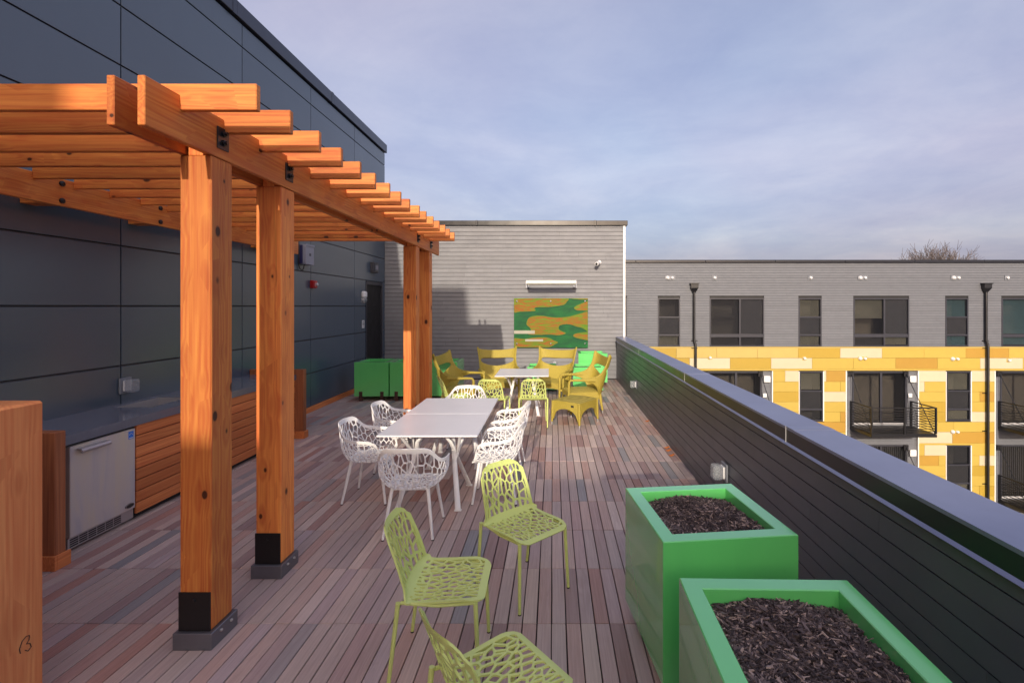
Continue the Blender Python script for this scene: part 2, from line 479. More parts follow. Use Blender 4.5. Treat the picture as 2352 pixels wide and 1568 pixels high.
def copy_tree(o, parent=None):
    c = o.copy(); C.objects.link(c); c.parent = parent
    for ch in list(o.children): copy_tree(ch, c)
    return c
def place(root, loc, rz, label, group=None):
    root.location = loc; root.rotation_euler = (0, 0, rz); root['label'] = label
    if group: root['group'] = group
    return root

def fbox(name, m, parent, *a, **kw): return MB().box(*a, **kw).build(name, m, parent)

# pixel (of the 2352-wide view) to metres on a plane at depth d
def PX(x, d): return (x - 1270) * d / 1100
def PZ(y, d): return 2 - (y - 703) * d / 1100

# perforated / outlined sheet: flat domain -> 3D -> thickness
def inside(pts, poly):
    pts = np.asarray(pts); poly = np.asarray(poly)
    x, y = pts[:, 0], pts[:, 1]
    c = np.zeros(len(pts), bool)
    j = len(poly) - 1
    for i in range(len(poly)):
        xi, yi = poly[i]; xj, yj = poly[j]
        if yi != yj:
            c ^= ((yi > y) != (yj > y)) & (x < (xj - xi) * (y - yi) / (yj - yi) + xi)
        j = i
    return c
def resample(poly, step):
    out = []
    for i in range(len(poly)):
        a, b = poly[i], poly[(i + 1) % len(poly)]
        n = max(1, int(math.ceil(math.dist(a, b) / step)))
        for k in range(n): out.append((a[0] + (b[0] - a[0]) * k / n, a[1] + (b[1] - a[1]) * k / n))
    return out
def clip(poly, px, py, nx, ny):
    out = []
    for i in range(len(poly)):
        a, b = poly[i], poly[(i + 1) % len(poly)]
        da = (a[0] - px) * nx + (a[1] - py) * ny; db = (b[0] - px) * nx + (b[1] - py) * ny
        if da >= 0: out.append(a)
        if (da >= 0) != (db >= 0):
            k = da / (da - db); out.append((a[0] + (b[0] - a[0]) * k, a[1] + (b[1] - a[1]) * k))
    return out
def area(p): return 0.5 * sum(p[i][0] * p[(i + 1) % len(p)][1] - p[(i + 1) % len(p)][0] * p[i][1] for i in range(len(p)))
def voronoi_holes(region, seeds, strut, aniso=(1, 1), minarea=0.00008):
    """cells of the seeds inside a convex ccw region (already the inner border), each shrunk by half a strut"""
    ax, ay = aniso
    reg = [(p[0] * ax, p[1] * ay) for p in region]
    S = [(p[0] * ax, p[1] * ay) for p in seeds]
    holes = []
    for i, s in enumerate(S):
        poly = list(reg)
        for j, q in enumerate(S):
            if i == j: continue
            dx, dy = s[0] - q[0], s[1] - q[1]; l = math.hypot(dx, dy)
            if l > 0.6: continue
            poly = clip(poly, (s[0] + q[0]) / 2, (s[1] + q[1]) / 2, dx / l, dy / l)
            if len(poly) < 3: break
        if len(poly) < 3: continue
        poly = [(p[0] / ax, p[1] / ay) for p in poly]
        # drop tiny edges
        pp = [p for k, p in enumerate(poly) if math.dist(p, poly[k - 1]) > 0.004]
        if len(pp) < 3: continue
        w = strut(sum(p[0] for p in pp) / len(pp), sum(p[1] for p in pp) / len(pp)) / 2
        sh = list(pp)
        n = len(pp)
        for k in range(n):
            a, b = pp[k], pp[(k + 1) % n]
            ex, ey = b[0] - a[0], b[1] - a[1]; l = math.hypot(ex, ey)
            nx, ny = -ey / l, ex / l
            sh = clip(sh, a[0] + nx * w, a[1] + ny * w, nx, ny)
            if len(sh) < 3: break
        if len(sh) < 3 or area(sh) < minarea: continue
        # clip sharp corners a little
        out = []
        for k in range(len(sh)):
            a, b, c = sh[k - 1], sh[k], sh[(k + 1) % len(sh)]
            la, lc = math.dist(a, b), math.dist(c, b)
            r = min(0.004, 0.25 * la, 0.25 * lc)
            if la < 1e-5 or lc < 1e-5: continue
            out.append((b[0] + (a[0] - b[0]) * r / la, b[1] + (a[1] - b[1]) * r / la))
            out.append((b[0] + (c[0] - b[0]) * r / lc, b[1] + (c[1] - b[1]) * r / lc))
        if len(out) >= 3: holes.append(out)
    return holes
def sheet(outline, holes, fmap, thick, step=0.02, grid=0.03):
    """returns an MB with the flat outline minus holes mapped to 3D and thickened"""
    pts, edges = [], []
    polys = [resample(outline, step)] + [resample(h, step) for h in holes]
    for p in polys:
        o = len(pts); pts += p
        edges += [(o + i, o + (i + 1) % len(p)) for i in range(len(p))]
    xs = [p[0] for p in outline]; ys = [p[1] for p in outline]
    gp = [(x, y) for x in np.arange(min(xs), max(xs), grid) for y in np.arange(min(ys), max(ys), grid)]
    if gp:
        gp = np.array(gp); ok = inside(gp, polys[0])
        for h in polys[1:]:
            hx = np.array(h); c = hx.mean(0); big = c + (hx - c) * 1.15
            ok &= ~inside(gp, big)
        base = np.array(pts)
        for p in gp[ok]:
            if np.min((base[:, 0] - p[0]) ** 2 + (base[:, 1] - p[1]) ** 2) > 0.00003: pts.append((float(p[0]), float(p[1])))
    r = delaunay_2d_cdt([Vector(p) for p in pts], edges, [], 0, 1e-7)
    V = np.array([(p.x, p.y) for p in r[0]]); F = np.array([f for f in r[2]])
    cen = V[F].mean(1)
    ok = inside(cen, polys[0])
    for h in polys[1:]: ok &= ~inside(cen, h)
    F = F[ok]
    e = 1e-4
    P = [Vector(fmap(x, y)) for x, y in V]
    N = []
    for (x, y), p in zip(V, P):
        n = (Vector(fmap(x + e, y)) - p).cross(Vector(fmap(x, y + e)) - p)
        N.append(n.normalized() if n.length > 0 else Vector((0, 0, 1)))
    nV = len(P)
    vs = [p + n * thick / 2 for p, n in zip(P, N)] + [p - n * thick / 2 for p, n in zip(P, N)]
    fs = []; cnt = {}
    for a, b, c in F:
        a, b, c = int(a), int(b), int(c)
        ar = (V[b][0] - V[a][0]) * (V[c][1] - V[a][1]) - (V[c][0] - V[a][0]) * (V[b][1] - V[a][1])
        if ar < 0: b, c = c, b
        fs.append((a, b, c)); fs.append((c + nV, b + nV, a + nV))
        for q in ((a, b), (b, c), (c, a)): cnt[q] = cnt.get(q, 0) + 1
    for (a, b) in cnt:
        if (b, a) not in cnt: fs.append((b, a, a + nV, b + nV))
    used = sorted({i for f in fs for i in f}); rm = {o: i for i, o in enumerate(used)}
    return MB().add([vs[i] for i in used], [tuple(rm[i] for i in f) for f in fs])

def wall_holes(mb, x0, x1, z0, z1, holes, y0, y1):
    zs = sorted({z0, z1} | {min(max(h[k], z0), z1) for h in holes for k in (2, 3)})
    for za, zb in zip(zs, zs[1:]):
        if zb - za < 1e-4: continue
        cut = sorted((h[0], h[1]) for h in holes if h[2] < zb - 1e-5 and h[3] > za + 1e-5)
        x = x0
        for a, b in cut + [(x1, x1)]:
            if a - x > 1e-3: mb.box(x, min(a, x1), y0, y1, za, zb)
            x = max(x, b)
def intervals(x0, x1, z0, z1, holes):
    cut = sorted((h[0], h[1]) for h in holes if h[2] < z1 - 1e-4 and h[3] > z0 + 1e-4)
    out, x = [], x0
    for a, b in cut + [(x1, x1)]:
        if min(a, x1) - x > 0.02: out.append((x, min(a, x1)))
        x = max(x, b)
    return out

# ================================================================== SETTING
kind(fbox('ground', 'ground', None, -400, 400, -60, 900, -10.6, -10.5), 'structure')

# own building under the deck
ob = thing('roof_terrace_building', 'grey building body carrying the timber roof deck', 'building', (-2, 5, -10.5))
fbox('wall', 'plaster', ob, -4.7, 1.86, -3.9, 13.3, -10.5, -0.10)

# deck: every board a piece
deck = kind(fbox('deck', 'void', None, -4.6, 1.73, -3.8, 13.1, -0.09, -0.034), 'structure')
OFF[deck.name] = (0, 0, 0)
PITCH, TILE = 0.0919, 0.632
X0 = -0.0092           # one joint lies almost under the camera
JD = 1100 * 2 * 0.5744 / (2491.4 - 1224) * 1.7415 * 0 + 2200 / (1430.6 - 703)   # a cross joint
boards = []
i0 = int(math.floor((-4.6 - X0) / PITCH)); i1 = int(math.ceil((1.73 - X0) / PITCH))
j0 = int(math.floor((-0.6 - JD) / TILE)); j1 = int(math.ceil((13.1 - JD) / TILE))
rb = random.Random(11)
for j in range(j0, j1):
    y0, y1 = JD + j * TILE, JD + (j + 1) * TILE
    for i in range(i0, i1):
        x0, x1 = X0 + i * PITCH, X0 + (i + 1) * PITCH
        x0, x1, yy0, yy1 = max(x0, -4.595), min(x1, 1.60 + 0.0103 * y1), y0, min(y1, 13.09)
        if x1 - x0 < 0.012 or yy1 - yy0 < 0.02: continue
        d = max(0.4, (yy0 + yy1) / 2); cx = (x0 + x1) / 2
        sx = cx * 1100 / d + 1270; sy = 703 + 2200 / d
        vis = -30 < sx < 1640 and sy < 1620 and d > 1.5
        if vis and (sx < 100 and sy > 930): vis = False
        boards.append(((1 / d ** 3 if vis else 0), x0, x1, yy0, yy1, rb.random(), rb.uniform(-0.0015, 0.0015), rb.uniform(-0.001, 0.001)))
boards.sort(key=lambda b: -b[0])
rest = MB()
for k, (w, x0, x1, y0, y1, tn, dz, dx) in enumerate(boards):
    gap = 0.0035
    args = (x0 + gap + dx, x1 - gap + dx, y0 + 0.0022, y1 - 0.0022, -0.028, dz)
    if k < 300: MB().box(*args, tint=tn, bev=0.0025).build('board', 'deck', deck)
    else: rest.box(*args, tint=tn, bev=0.0025)
kind(rest.build('boards', 'deck', deck), 'stuff')

# ================================================================== LEFT BUILDING (dark panels)
WX, WTOP = -4.6, 6.41
lb = thing('dark_panel_building', 'tall dark grey panel building wall behind the pergola', 'building', (-7, 6, 0))
DOOR = (11.80, 12.88, 0.0, 2.60)       # y0 y1 z0 z1
mb = MB()
mb.box(WX - 5, WX - 0.03, -3.9, 13.1, -10.5, 6.15)
mb.build('core', 'reveal', lb)
rows = [0.09, 0.727, 1.365, 2.0, 2.64, 3.28, 3.92, 4.56, 5.195, 5.83, 6.17]
rows = [-0.05] + rows
cols = [-2.9, -0.9, 1.1, 3.1, 5.1, 7.09, 9.1, 11.1, 13.1]
for a, b in zip(rows, rows[1:]):
    for c0, c1 in zip(cols, cols[1:]):
        segs = [(c0, c1, a, b)]
        if c0 < DOOR[1] and c1 > DOOR[0] and a < DOOR[3]:
            segs = [(c0, DOOR[0] - 0.03, a, b), (DOOR[1] + 0.03, c1, a, b)]
            if b > DOOR[3] + 0.03: segs.append((DOOR[0] - 0.03, DOOR[1] + 0.03, DOOR[3] + 0.03, b))
        for s0, s1, za, zb in segs:
            if s1 - s0 < 0.06: continue
            if a >= 5.83: zb = 6.17
            MB().box(WX - 0.028, WX, s0 + 0.007, s1 - 0.007, za + 0.009, zb - 0.009, bev=0.002).build('panel', 'panel', lb)
# horizontal metal reveals between the rows
for z in rows[1:-1]:
    m = MB()
    for y0, y1 in ([(-2.9, DOOR[0] - 0.03), (DOOR[1] + 0.03, 13.1)] if z < DOOR[3] else [(-2.9, 13.1)]):
        m.box(WX - 0.03, WX - 0.012, y0, y1, z - 0.006, z - 0.0005)
    m.build('reveal_trim', 'trimdark', lb)
# coping in lengths
for y0, y1 in ((-3.9, 0.8), (0.8, 3.85), (3.85, 6.9), (6.9, 9.95), (9.95, 13.14)):
    cp = MB().box(WX - 0.4, WX + 0.05, y0 + 0.004, y1 - 0.004, 6.19, WTOP, bev=0.006).build('coping', 'coping', lb)
    MB().box(WX - 0.41, WX + 0.054, y0 - 0.09, y0 - 0.005, 6.185, WTOP + 0.004).build('cover_plate', 'coping', cp)
# door, recessed
dr = MB().box(WX - 0.24, WX - 0.2, DOOR[0], DOOR[1], 0.02, 2.52).build('door', 'reveal', lb)
for k in range(22):
    z = 0.05 + k * 0.111
    MB().box(WX - 0.2, WX - 0.188, DOOR[0] + 0.03, DOOR[0] + 0.74, z, z + 0.105, bev=0.003).build('slat', 'panel', dr)
MB().box(WX - 0.19, WX - 0.13, DOOR[0] + 0.06, DOOR[0] + 0.10, 0.95, 1.10).build('handle', 'steel', dr)
fr = MB()
fr.box(WX - 0.25, WX + 0.012, DOOR[0] - 0.028, DOOR[0] + 0.02, 0, DOOR[3])
fr.box(WX - 0.25, WX + 0.012, DOOR[1] - 0.02, DOOR[1] + 0.028, 0, DOOR[3])
fr.box(WX - 0.25, WX + 0.011, DOOR[0] + 0.021, DOOR[1] - 0.021, DOOR[3] - 0.06, DOOR[3] + 0.02)
fr.build('door_frame', 'frame', lb)
# timber skirting
MB().box(WX + 0.002, WX + 0.03, 7.36, 11.76, 0.0, 0.10, bev=0.004).build('skirting', 'plank', lb)

# ================================================================== FAR WALL (taupe lap siding)
FY = 13.1
fw = thing('siding_wall', 'taupe lap sided wall with the artwork at the far end of the deck', 'wall', (-1.3, FY, 0))
FXR = 1.965
MB().box(WX - 0.5, FXR - 0.03, FY + 0.03, FY + 3.5, -10.5, 4.15).build('core', 'reveal', fw)  # black behind the open board gaps stands in for lap shadow lines
zc = 0.02
rs = random.Random(5)
while zc < 4.17:
    z1 = min(zc + 0.1113, 4.19)
    cuts = sorted({WX, FXR - 0.045} | {rs.uniform(-4.2, 1.6) for _ in range(2)})
    cuts = [c for k, c in enumerate(cuts) if k == 0 or c - cuts[k - 1] > 0.3 or c == FXR - 0.045]
    for a, b in zip(cuts, cuts[1:]):
        # lapped board: foot proud of the head
        MB().prism([(FY + 0.028, zc + 0.008), (FY - 0.010, zc + 0.008), (FY, z1), (FY + 0.028, z1)], 0, a + 0.0016, b - 0.0016).build('siding_board', 'siding', fw)
    zc = z1
MB().box(FXR - 0.044, FXR + 0.012, FY - 0.022, FY + 0.06, 0.9, 4.19).build('corner_trim', 'whitetrim', fw)
for a, b in ((WX + 0.06, -2.05), (-2.05, 1.18), (1.18, 2.04)):
    cp = MB().box(a + 0.003, b - 0.003, FY - 0.06, FY + 0.5, 4.20, 4.33, bev=0.006).build('coping', 'blackcoping', fw)
    MB().box(a - 0.06, a + 0.001, FY - 0.066, FY + 0.51, 4.196, 4.335, bev=0.004).build('cover_plate', 'blackcoping', cp)

# ================================================================== PARAPET
pp = thing('parapet_wall', 'low charcoal lap sided parapet with slate metal cap along the right edge', 'wall', (1.7, 6, 0))
def parx(y): return 1.60 + 0.0103 * y          # inner face
def quadbox(mb, y0, y1, a0, a1, z0, z1, tint=None):
    """a box that follows the parapet line; a0..a1 offsets from the inner face"""
    vs = [(parx(y) + a, y, z) for z in (z0, z1) for y in (y0, y1) for a in (a0, a1)]
    mb.add(vs, [(0, 2, 3, 1), (4, 5, 7, 6), (0, 1, 5, 4), (2, 6, 7, 3), (0, 4, 6, 2), (1, 3, 7, 5)], tint)
    return mb
quadbox(MB(), -3.8, 13.09, 0.03, 0.25, -10.4, 1.08).build('core', 'reveal', pp)  # black core in the gaps puts the lap shadows into colour
zc = -0.03
rs = random.Random(9)
k = 0
while zc < 1.07:
    z1 = min(zc + 0.1113, 1.085)
    cuts = sorted([-3.8, 13.08] + [-1.5 + (k * 1.37 % 3.6) + 3.6 * q + rs.uniform(-0.2, 0.2) for q in range(4)])
    for a, b in zip(cuts, cuts[1:]):
        if b - a < 0.05: continue
        vs = []
        for y in (a + 0.001, b - 0.001):
            x = parx(y)
            vs += [(x + 0.028, y, zc + 0.009), (x - 0.003, y, zc + 0.009), (x, y, z1), (x + 0.028, y, z1)]
        MB().add(vs, [(0, 1, 2, 3), (7, 6, 5, 4), (1, 5, 6, 2), (0, 4, 5, 1), (3, 2, 6, 7), (0, 3, 7, 4)]).build('siding_board', 'parapet', pp)
    zc = z1; k += 1
seams = [-3.8, 0.35, 3.32, 5.98, 9.35, 13.06]
for a, b in zip(seams, seams[1:]):
    cp = quadbox(MB(), a + 0.002, b - 0.002, -0.020, 0.262, 1.150, 1.168).build('cap', 'cap', pp)
    m = MB(); quadbox(m, a + 0.002, b - 0.002, -0.018, -0.004, 1.064, 1.149); m.build('fascia', 'fascia', cp)
    # outward-kicked drip edge
    vs = []
    for y in (a + 0.002, b - 0.002):
        x = parx(y)
        vs += [(x - 0.018, y, 1.0635), (x - 0.032, y, 1.050), (x - 0.029, y, 1.046), (x - 0.006, y, 1.0635)]
    MB().add(vs, [(3, 2, 1, 0), (4, 5, 6, 7), (0, 1, 5, 4), (1, 2, 6, 5), (2, 3, 7, 6), (3, 0, 4, 7)]).build('drip_edge', 'cap', cp)
    m = MB(); quadbox(m, a + 0.002, b - 0.002, 0.250, 0.264, 1.04, 1.149); m.build('fascia', 'fascia', cp)
    if a > 0:
        m = MB(); quadbox(m, a - 0.003, a + 0.003, -0.0215, -0.0195, 1.055, 1.171); m.build('seam', 'whitetrim', cp)
        m = MB(); quadbox(m, a - 0.11, a - 0.004, -0.0205, 0.263, 1.1685, 1.1705); m.build('lap', 'cap', cp)

# ================================================================== PERGOLA
pg = thing('cedar_pergola', 'orange cedar pergola with rafters over the left side of the deck', 'pergola', (-2.1, 5.4, 0))
posts = [(2.81, -2.190), (3.54, -2.196), (7.02, -2.194), (7.76, -2.190)]
for py, px in posts:
    p = MB().box(px, px + 0.186, py, py + 0.184, 0.10, 2.885, bev=0.006).build('post', 'cedar_z', pg)
    mb = MB().box(px + 0.05, px + 0.136, py + 0.002, py + 0.182, 2.886, 3.05).build('tenon', 'cedar_z', p)
    MB().box(px - 0.003, px + 0.1835, py - 0.006, py - 0.0005, 0.10, 0.325).build('black_plate', 'blackplate', p)
    sh = MB().box(px - 0.022, px + 0.206, py - 0.028, py + 0.206, 0.0, 0.098, bev=0.003).build('base_shoe', 'galv', p)
    m = MB()
    for yy in (0.05, 0.14):
        m = MB(); m.lathe([(0.009, 0), (0.009, 0.008), (0.005, 0.011)], (px + 0.206, py + yy, 0.07), 8, axis=0); m.build('bolt', 'steel', sh)
    m = MB(); m.lathe([(0.010, 0), (0.007, -0.008)], (px + 0.09, py - 0.006, 0.28), 8, axis=1); m.build('bolt', 'blackmetal', p)
BY0, BY1, BZ0, BZ1 = 2.35, 8.43, 2.889, 3.135
for x0 in (-2.193, -2.042):
    MB().box(x0, x0 + 0.039, BY0, BY1, BZ0, BZ1, bev=0.004).build('beam', 'cedar_y', pg)
for k in range(16):
    y = 2.572 + 0.3455 * k
    tip = -1.595 + random.uniform(-0.008, 0.008)
    MB().box(-4.303, tip, y, y + 0.0385, 3.054, 3.195, bev=0.004).build('rafter', 'cedar_x', pg)
lg = MB().box(-4.345, -4.305, 1.75, 8.1, 2.878, 3.115, bev=0.004).build('ledger', 'cedar_y', pg)
for y in (2.1, 3.15, 4.197, 5.25, 6.3, 7.35):
    MB().box(-4.598, -4.3455, y - 0.07, y + 0.07, 2.89, 3.10, bev=0.004).build('wall_cleat', 'cedar_x', lg)
    for z in (2.922, 3.072):
        MB().lathe([(0.024, 0), (0.024, 0.012), (0.012, 0.02)], (-4.305, y, z), 10, axis=0).build('bolt', 'blackmetal', lg)
for py, px in posts:
    y = py + 0.092
    pl = MB().box(-2.0028, -1.995, y - 0.05, y + 0.05, 2.945, 3.075, bev=0.002).build('bracket_plate', 'blackmetal', pg)
    for z in (2.985, 3.04):
        MB().lathe([(0.019, 0), (0.019, 0.010), (0.012, 0.012), (0.012, 0.026)], (-1.995, y, z), 6, axis=0).build('bolt', 'blackmetal', pl)

# ================================================================== OUTDOOR KITCHEN
kt = thing('kitchen_counter', 'long outdoor kitchen counter with dark top and cedar plank front', 'counter', (-4.2, 5.5, 0))
CZ = 0.966
for y0, y1 in ((3.63, 3.715), (7.25, 7.335)):
    e = MB().box(WX + 0.004, -3.775, y0, y1, 0.0, 1.04, bev=0.006).build('end_panel', 'endwood', kt)
    m = MB(); m.box(WX + 0.004, -3.755, y0 - 0.02, y0 - 0.0005, 0, 0.11, bev=0.003); m.box(-3.7745, -3.755, y0 - 0.0005, y1 + 0.02, 0, 0.11, bev=0.003); m.build('base_trim', 'plank', e)
SX0, SX1, SY0, SY1 = -4.50, -4.12, 4.9, 5.46
sl = MB()
sl.box(WX + 0.003, -3.885, 3.716, SY0, CZ - 0.078, CZ); sl.box(WX + 0.003, -3.885, SY1, 7.249, CZ - 0.078, CZ)
sl.box(WX + 0.003, SX0, SY0, SY1, CZ - 0.078, CZ); sl.box(SX1, -3.885, SY0, SY1, CZ - 0.078, CZ)
sl = sl.build('worktop', 'counter', kt)
sk = MB()
for a in ((SX0, SX0 + 0.006, SY0, SY1, CZ - 0.2, CZ - 0.004), (SX1 - 0.006, SX1, SY0, SY1, CZ - 0.2, CZ - 0.004), (SX0 + 0.006, SX1 - 0.006, SY0, SY0 + 0.006, CZ - 0.2, CZ - 0.004),
          (SX0 + 0.006, SX1 - 0.006, SY1 - 0.006, SY1, CZ - 0.2, CZ - 0.004), (SX0 + 0.006, SX1 - 0.006, SY0 + 0.006, SY1 - 0.006, CZ - 0.206, CZ - 0.2)): sk.box(*a)
sk = sk.build('sink', 'steel', kt)
MB().lathe([(0.03, 0), (0.03, 0.004), (0.02, 0.005)], (-4.31, 5.18, CZ - 0.2), 12).build('drain', 'chrome', sk)
# plank front in lengths
zs = [0.055 + 0.1045 * q for q in range(9)]
for z0, z1 in zip(zs, zs[1:]):
    for y0, y1 in ((4.485, 5.62), (5.62, 7.249)):
        MB().box(-3.925, -3.90, y0 + 0.001, y1 - 0.001, z0 + 0.004, z1 - 0.004, bev=0.005).build('plank', 'plank', kt)
MB().box(-4.5, -3.928, 4.485, 7.249, 0.02, 0.6).build('carcass', 'void', kt)

fg = thing('undercounter_fridge', 'stainless steel undercounter fridge at the near end of the counter', 'fridge', (-4.2, 4.17, 0))
MB().box(-4.55, -3.945, 3.865, 4.47, 0.03, 0.87).build('cabinet', 'blackmetal', fg)
dr = MB().box(-3.942, -3.90, 3.868, 4.472, 0.125, 0.865, bev=0.004).build('door', 'fridge', fg)
hd = MB(); 
prof = [(-3.90, 0.838), (-3.858, 0.832), (-3.848, 0.815), (-3.856, 0.797), (-3.862, 0.80), (-3.857, 0.815), (-3.864, 0.825), (-3.90, 0.830)]
hd.prism(prof, 1, 3.92, 4.18); hd.build('handle', 'steel', dr, smooth=30)
gr = MB().box(-3.945, -3.92, 3.868, 4.472, 0.03, 0.12).build('grille', 'steel', fg)
for k in range(6):
    for q in range(4):
        y = 3.885 + k * 0.078
        MB().box(-3.9202, -3.9185, y, y + 0.070, 0.042 + q * 0.018, 0.053 + q * 0.018).build('slot', 'blackplate', gr)
MB().box(-3.9, -3.8985, 4.40, 4.452, 0.775, 0.845).build('sticker', 'blue', dr)
m = MB(); m.tube([(-3.898, 4.408 + 0.0045 * i, 0.812 + 0.016 * math.sin(i * 0.4)) for i in range(9)], 0.0016, 5); m.box(-3.8985, -3.8978, 4.406, 4.446, 0.781, 0.788)
m.build('sticker_print', 'whiteplastic', dr)
bd = MB(); 
vs = [(-3.8995, 4.41 + 0.046 * math.cos(a), 0.165 + 0.022 * math.sin(a)) for a in [2 * math.pi * i / 20 for i in range(20)]]
bd.add(vs + [(x + 0.005, y, z) for x, y, z in vs], [tuple(range(20, 40))] + [(i, (i + 1) % 20, 20 + (i + 1) % 20, 20 + i) for i in range(20)])
bd = bd.build('badge', 'blackmetal', dr)
m = MB(); m.tube([(-3.894, 4.41 + 0.043 * math.cos(a), 0.165 + 0.019 * math.sin(a)) for a in [2 * math.pi * i / 20 for i in range(21)]], 0.0022, 5, caps=False); m.build('badge_rim', 'chrome', bd)

# tall cedar box in the left foreground
cbx = MB().box(-4.2, -2.6, 1.2, 2.45, 0.0, 1.52, bev=0.012).build('cedar_box', 'bench')
tag(cbx, 'tall plain cedar box cut off by the left edge of the picture', 'box')
OFF[cbx.name] = (0, 0, 0)
def cbp(x, y): d = 2.6 * 1100 / (1270 - x); return (-2.5985, d, PZ(y, d))
MB().tube([cbp(*p) for p in ((46, 1500), (44, 1490), (50, 1472), (60, 1460), (67, 1458), (66, 1468), (60, 1478), (68, 1476), (71, 1484), (64, 1494), (57, 1492))], 0.0018, 5).build('pencil_mark', 'ink', cbx)

# ================================================================== YELLOW APARTMENT BUILDING
BD = 21.0
def fx(x): return PX(x, BD)
def fz(y): return PZ(y, BD)
ab = thing('apartment_building', 'grey and yellow panelled apartment building across the courtyard', 'building', (14, BD + 5, -10.5))
BX0, BX1 = fx(1300), fx(2720)
topw = [(1316, 1440, 'wide'), (1511, 1562, 'small'), (1630, 1755, 'wide'), (1834, 1887, 'small'), (1960, 2088, 'wide'), (2171, 2224, 'small'), (2300, 2426, 'wide'), (2520, 2573, 'small')]
WZ0, WZ1 = fz(795.5), fz(684.5)
bays = [1607, 1942.3, 2284, 2625]
BAYW = 168
FH = (1022.6 - 853) * BD / 1100        # storey height
floors = [0, 1, 2, 3]
pwin = [(1836, 1890), (2173.5, 2229), (2514, 2570)]
tops = [(fx(a), fx(b), WZ0, WZ1) for a, b, k in topw]
lows, bayh = [], []
for f in floors:
    for a, b in pwin: lows.append((fx(a), fx(b), fz(966.5) - f * FH, fz(853) - f * FH))
for a in bays: bayh.append((fx(a), fx(a + BAYW), -10.5, fz(851)))
core = MB()
wall_holes(core, BX0, BX1, -10.5, fz(604), tops + lows + bayh, BD + 0.03, BD + 0.18)
core.box(BX0, BX1, BD + 0.9, BD + 12, -10.5, fz(606))
core.build('core', 'reveal', ab)  # black behind the siding gaps draws their lap shadows
# grey siding on the top storey
zc = fz(796); k = 0
while zc < fz(605):
    z1 = min(zc + 0.1113, fz(603.5))
    for a, b in intervals(BX0, BX1, zc, z1, [(h[0] - 0.004, h[1] + 0.004, h[2], h[3]) for h in tops]):
        MB().prism([(BD + 0.029, zc + 0.010), (BD - 0.008, zc + 0.010), (BD + 0.002, z1), (BD + 0.029, z1)], 0, a, b).build('siding_board', 'greysiding', ab)
    zc = z1
for k in range(9):
    a, b = BX0 + k * 3.05, min(BX1, BX0 + (k + 1) * 3.05)
    if b > a: MB().box(a + 0.004, b - 0.004, BD - 0.07, BD + 0.6, fz(604), fz(597), bev=0.01).build('coping', 'fascia', ab)
# yellow panels
Y, LY, MU, AM, CR = 'yellow', 'lightyellow', 'mustard', 'amber', 'cream'
def panel(x0, x1, y0, y1, m, dz=0.0):
    MB().box(fx(x0) + 0.004, fx(x1) - 0.004, BD - 0.012, BD + 0.028, fz(y1) + 0.004 - dz, fz(y0) - 0.004 - dz, bev=0.002).build('panel', m, ab)
row1 = [(1300, 1392, CR), (1392, 1466, Y), (1466, 1553.5, MU), (1553.5, 1646, LY), (1646, 1740, LY), (1740, 1833, LY), (1833, 1929.6, MU), (1929.6, 2025.6, CR), (2025.6, 2122, Y), (2122, 2218, Y), (2218, 2316.8, AM), (2316.8, 2413, Y), (2413, 2510, CR), (2510, 2610, Y), (2610, 2720, MU)]
row2 = [(1300, 1400, Y), (1400, 1491, MU), (1491, 1583.9, MU), (1583.9, 1676.6, CR), (1676.6, 1771, MU), (1771, 1865, CR), (1865, 1960, Y), (1960, 2056.8, Y), (2056.8, 2153, AM), (2153, 2251, Y), (2251, 2349, CR), (2349, 2446, Y), (2446, 2540, AM), (2540, 2640, Y), (2640, 2720, Y)]
for a, b, m in row1: panel(a, b, 799, 822, m)
for a, b, m in row2: panel(a, b, 822, 846.5, m)
m = MB(); m.box(BX0, BX1, BD - 0.03, BD + 0.029, fz(799), fz(796.2)); m.build('flashing', 'lightyellow', ab)
m = MB(); m.box(BX0, BX1, BD - 0.022, BD + 0.029, fz(850.8), fz(846.6)); m.build('trim_band', 'yellow', ab)
# pier panels
RH = 23.1
def pier(xl, xr, wl, wr, rowsspec, f):
    dz = f * FH
    for r in range(7):
        y0 = 853.0 + r * RH if r else 851; y1 = 853.0 + (r + 1) * RH
        if r == 6: y1 = 1017.5
        spec = rowsspec[r]
        for (a, b, m) in spec:
            if r <= 4:
                for q0, q1 in ((xl, wl - 1.5), (wr + 1.5, xr)):
                    s0, s1 = max(a, q0), min(b, q1)
                    if s1 - s0 > 2: panel(s0, s1, y0, y1, m, dz)
            else:
                s0, s1 = max(a, xl), min(b, xr)
                if s1 - s0 > 2: panel(s0, s1, y0, y1, m, dz)
    mm = MB(); mm.box(fx(xl), fx(xr), BD - 0.02, BD + 0.029, fz(1021.4) - dz, fz(1017.6) - dz); mm.build('trim_band', 'yellow', ab)
pa = [[(1775, 1803, Y), (1803, 1836, CR), (1890, 1897.5, CR), (1897.5, 1943, AM)], [(1775, 1836, Y), (1890, 1930, Y), (1930, 1943, Y)], [(1775, 1836, MU), (1890, 1943, CR)],
      [(1775, 1836, Y), (1890, 1943, Y)], [(1775, 1836, Y), (1890, 1930, Y), (1930, 1943, AM)], [(1775, 1855, MU), (1855, 1943, AM)], [(1775, 1850, Y), (1850, 1943, Y)]]
pb = [[(2110, 2174, CR), (2229, 2284, CR)], [(2110, 2123, CR), (2123, 2174, Y), (2229, 2284, Y)], [(2110, 2174, Y), (2229, 2250, Y), (2250, 2284, AM)], [(2110, 2174, MU), (2229, 2284, Y)],
      [(2110, 2174, MU), (2229, 2284, CR)], [(2110, 2190, Y), (2190, 2284, Y)], [(2110, 2187, CR), (2187, 2284, AM)]]
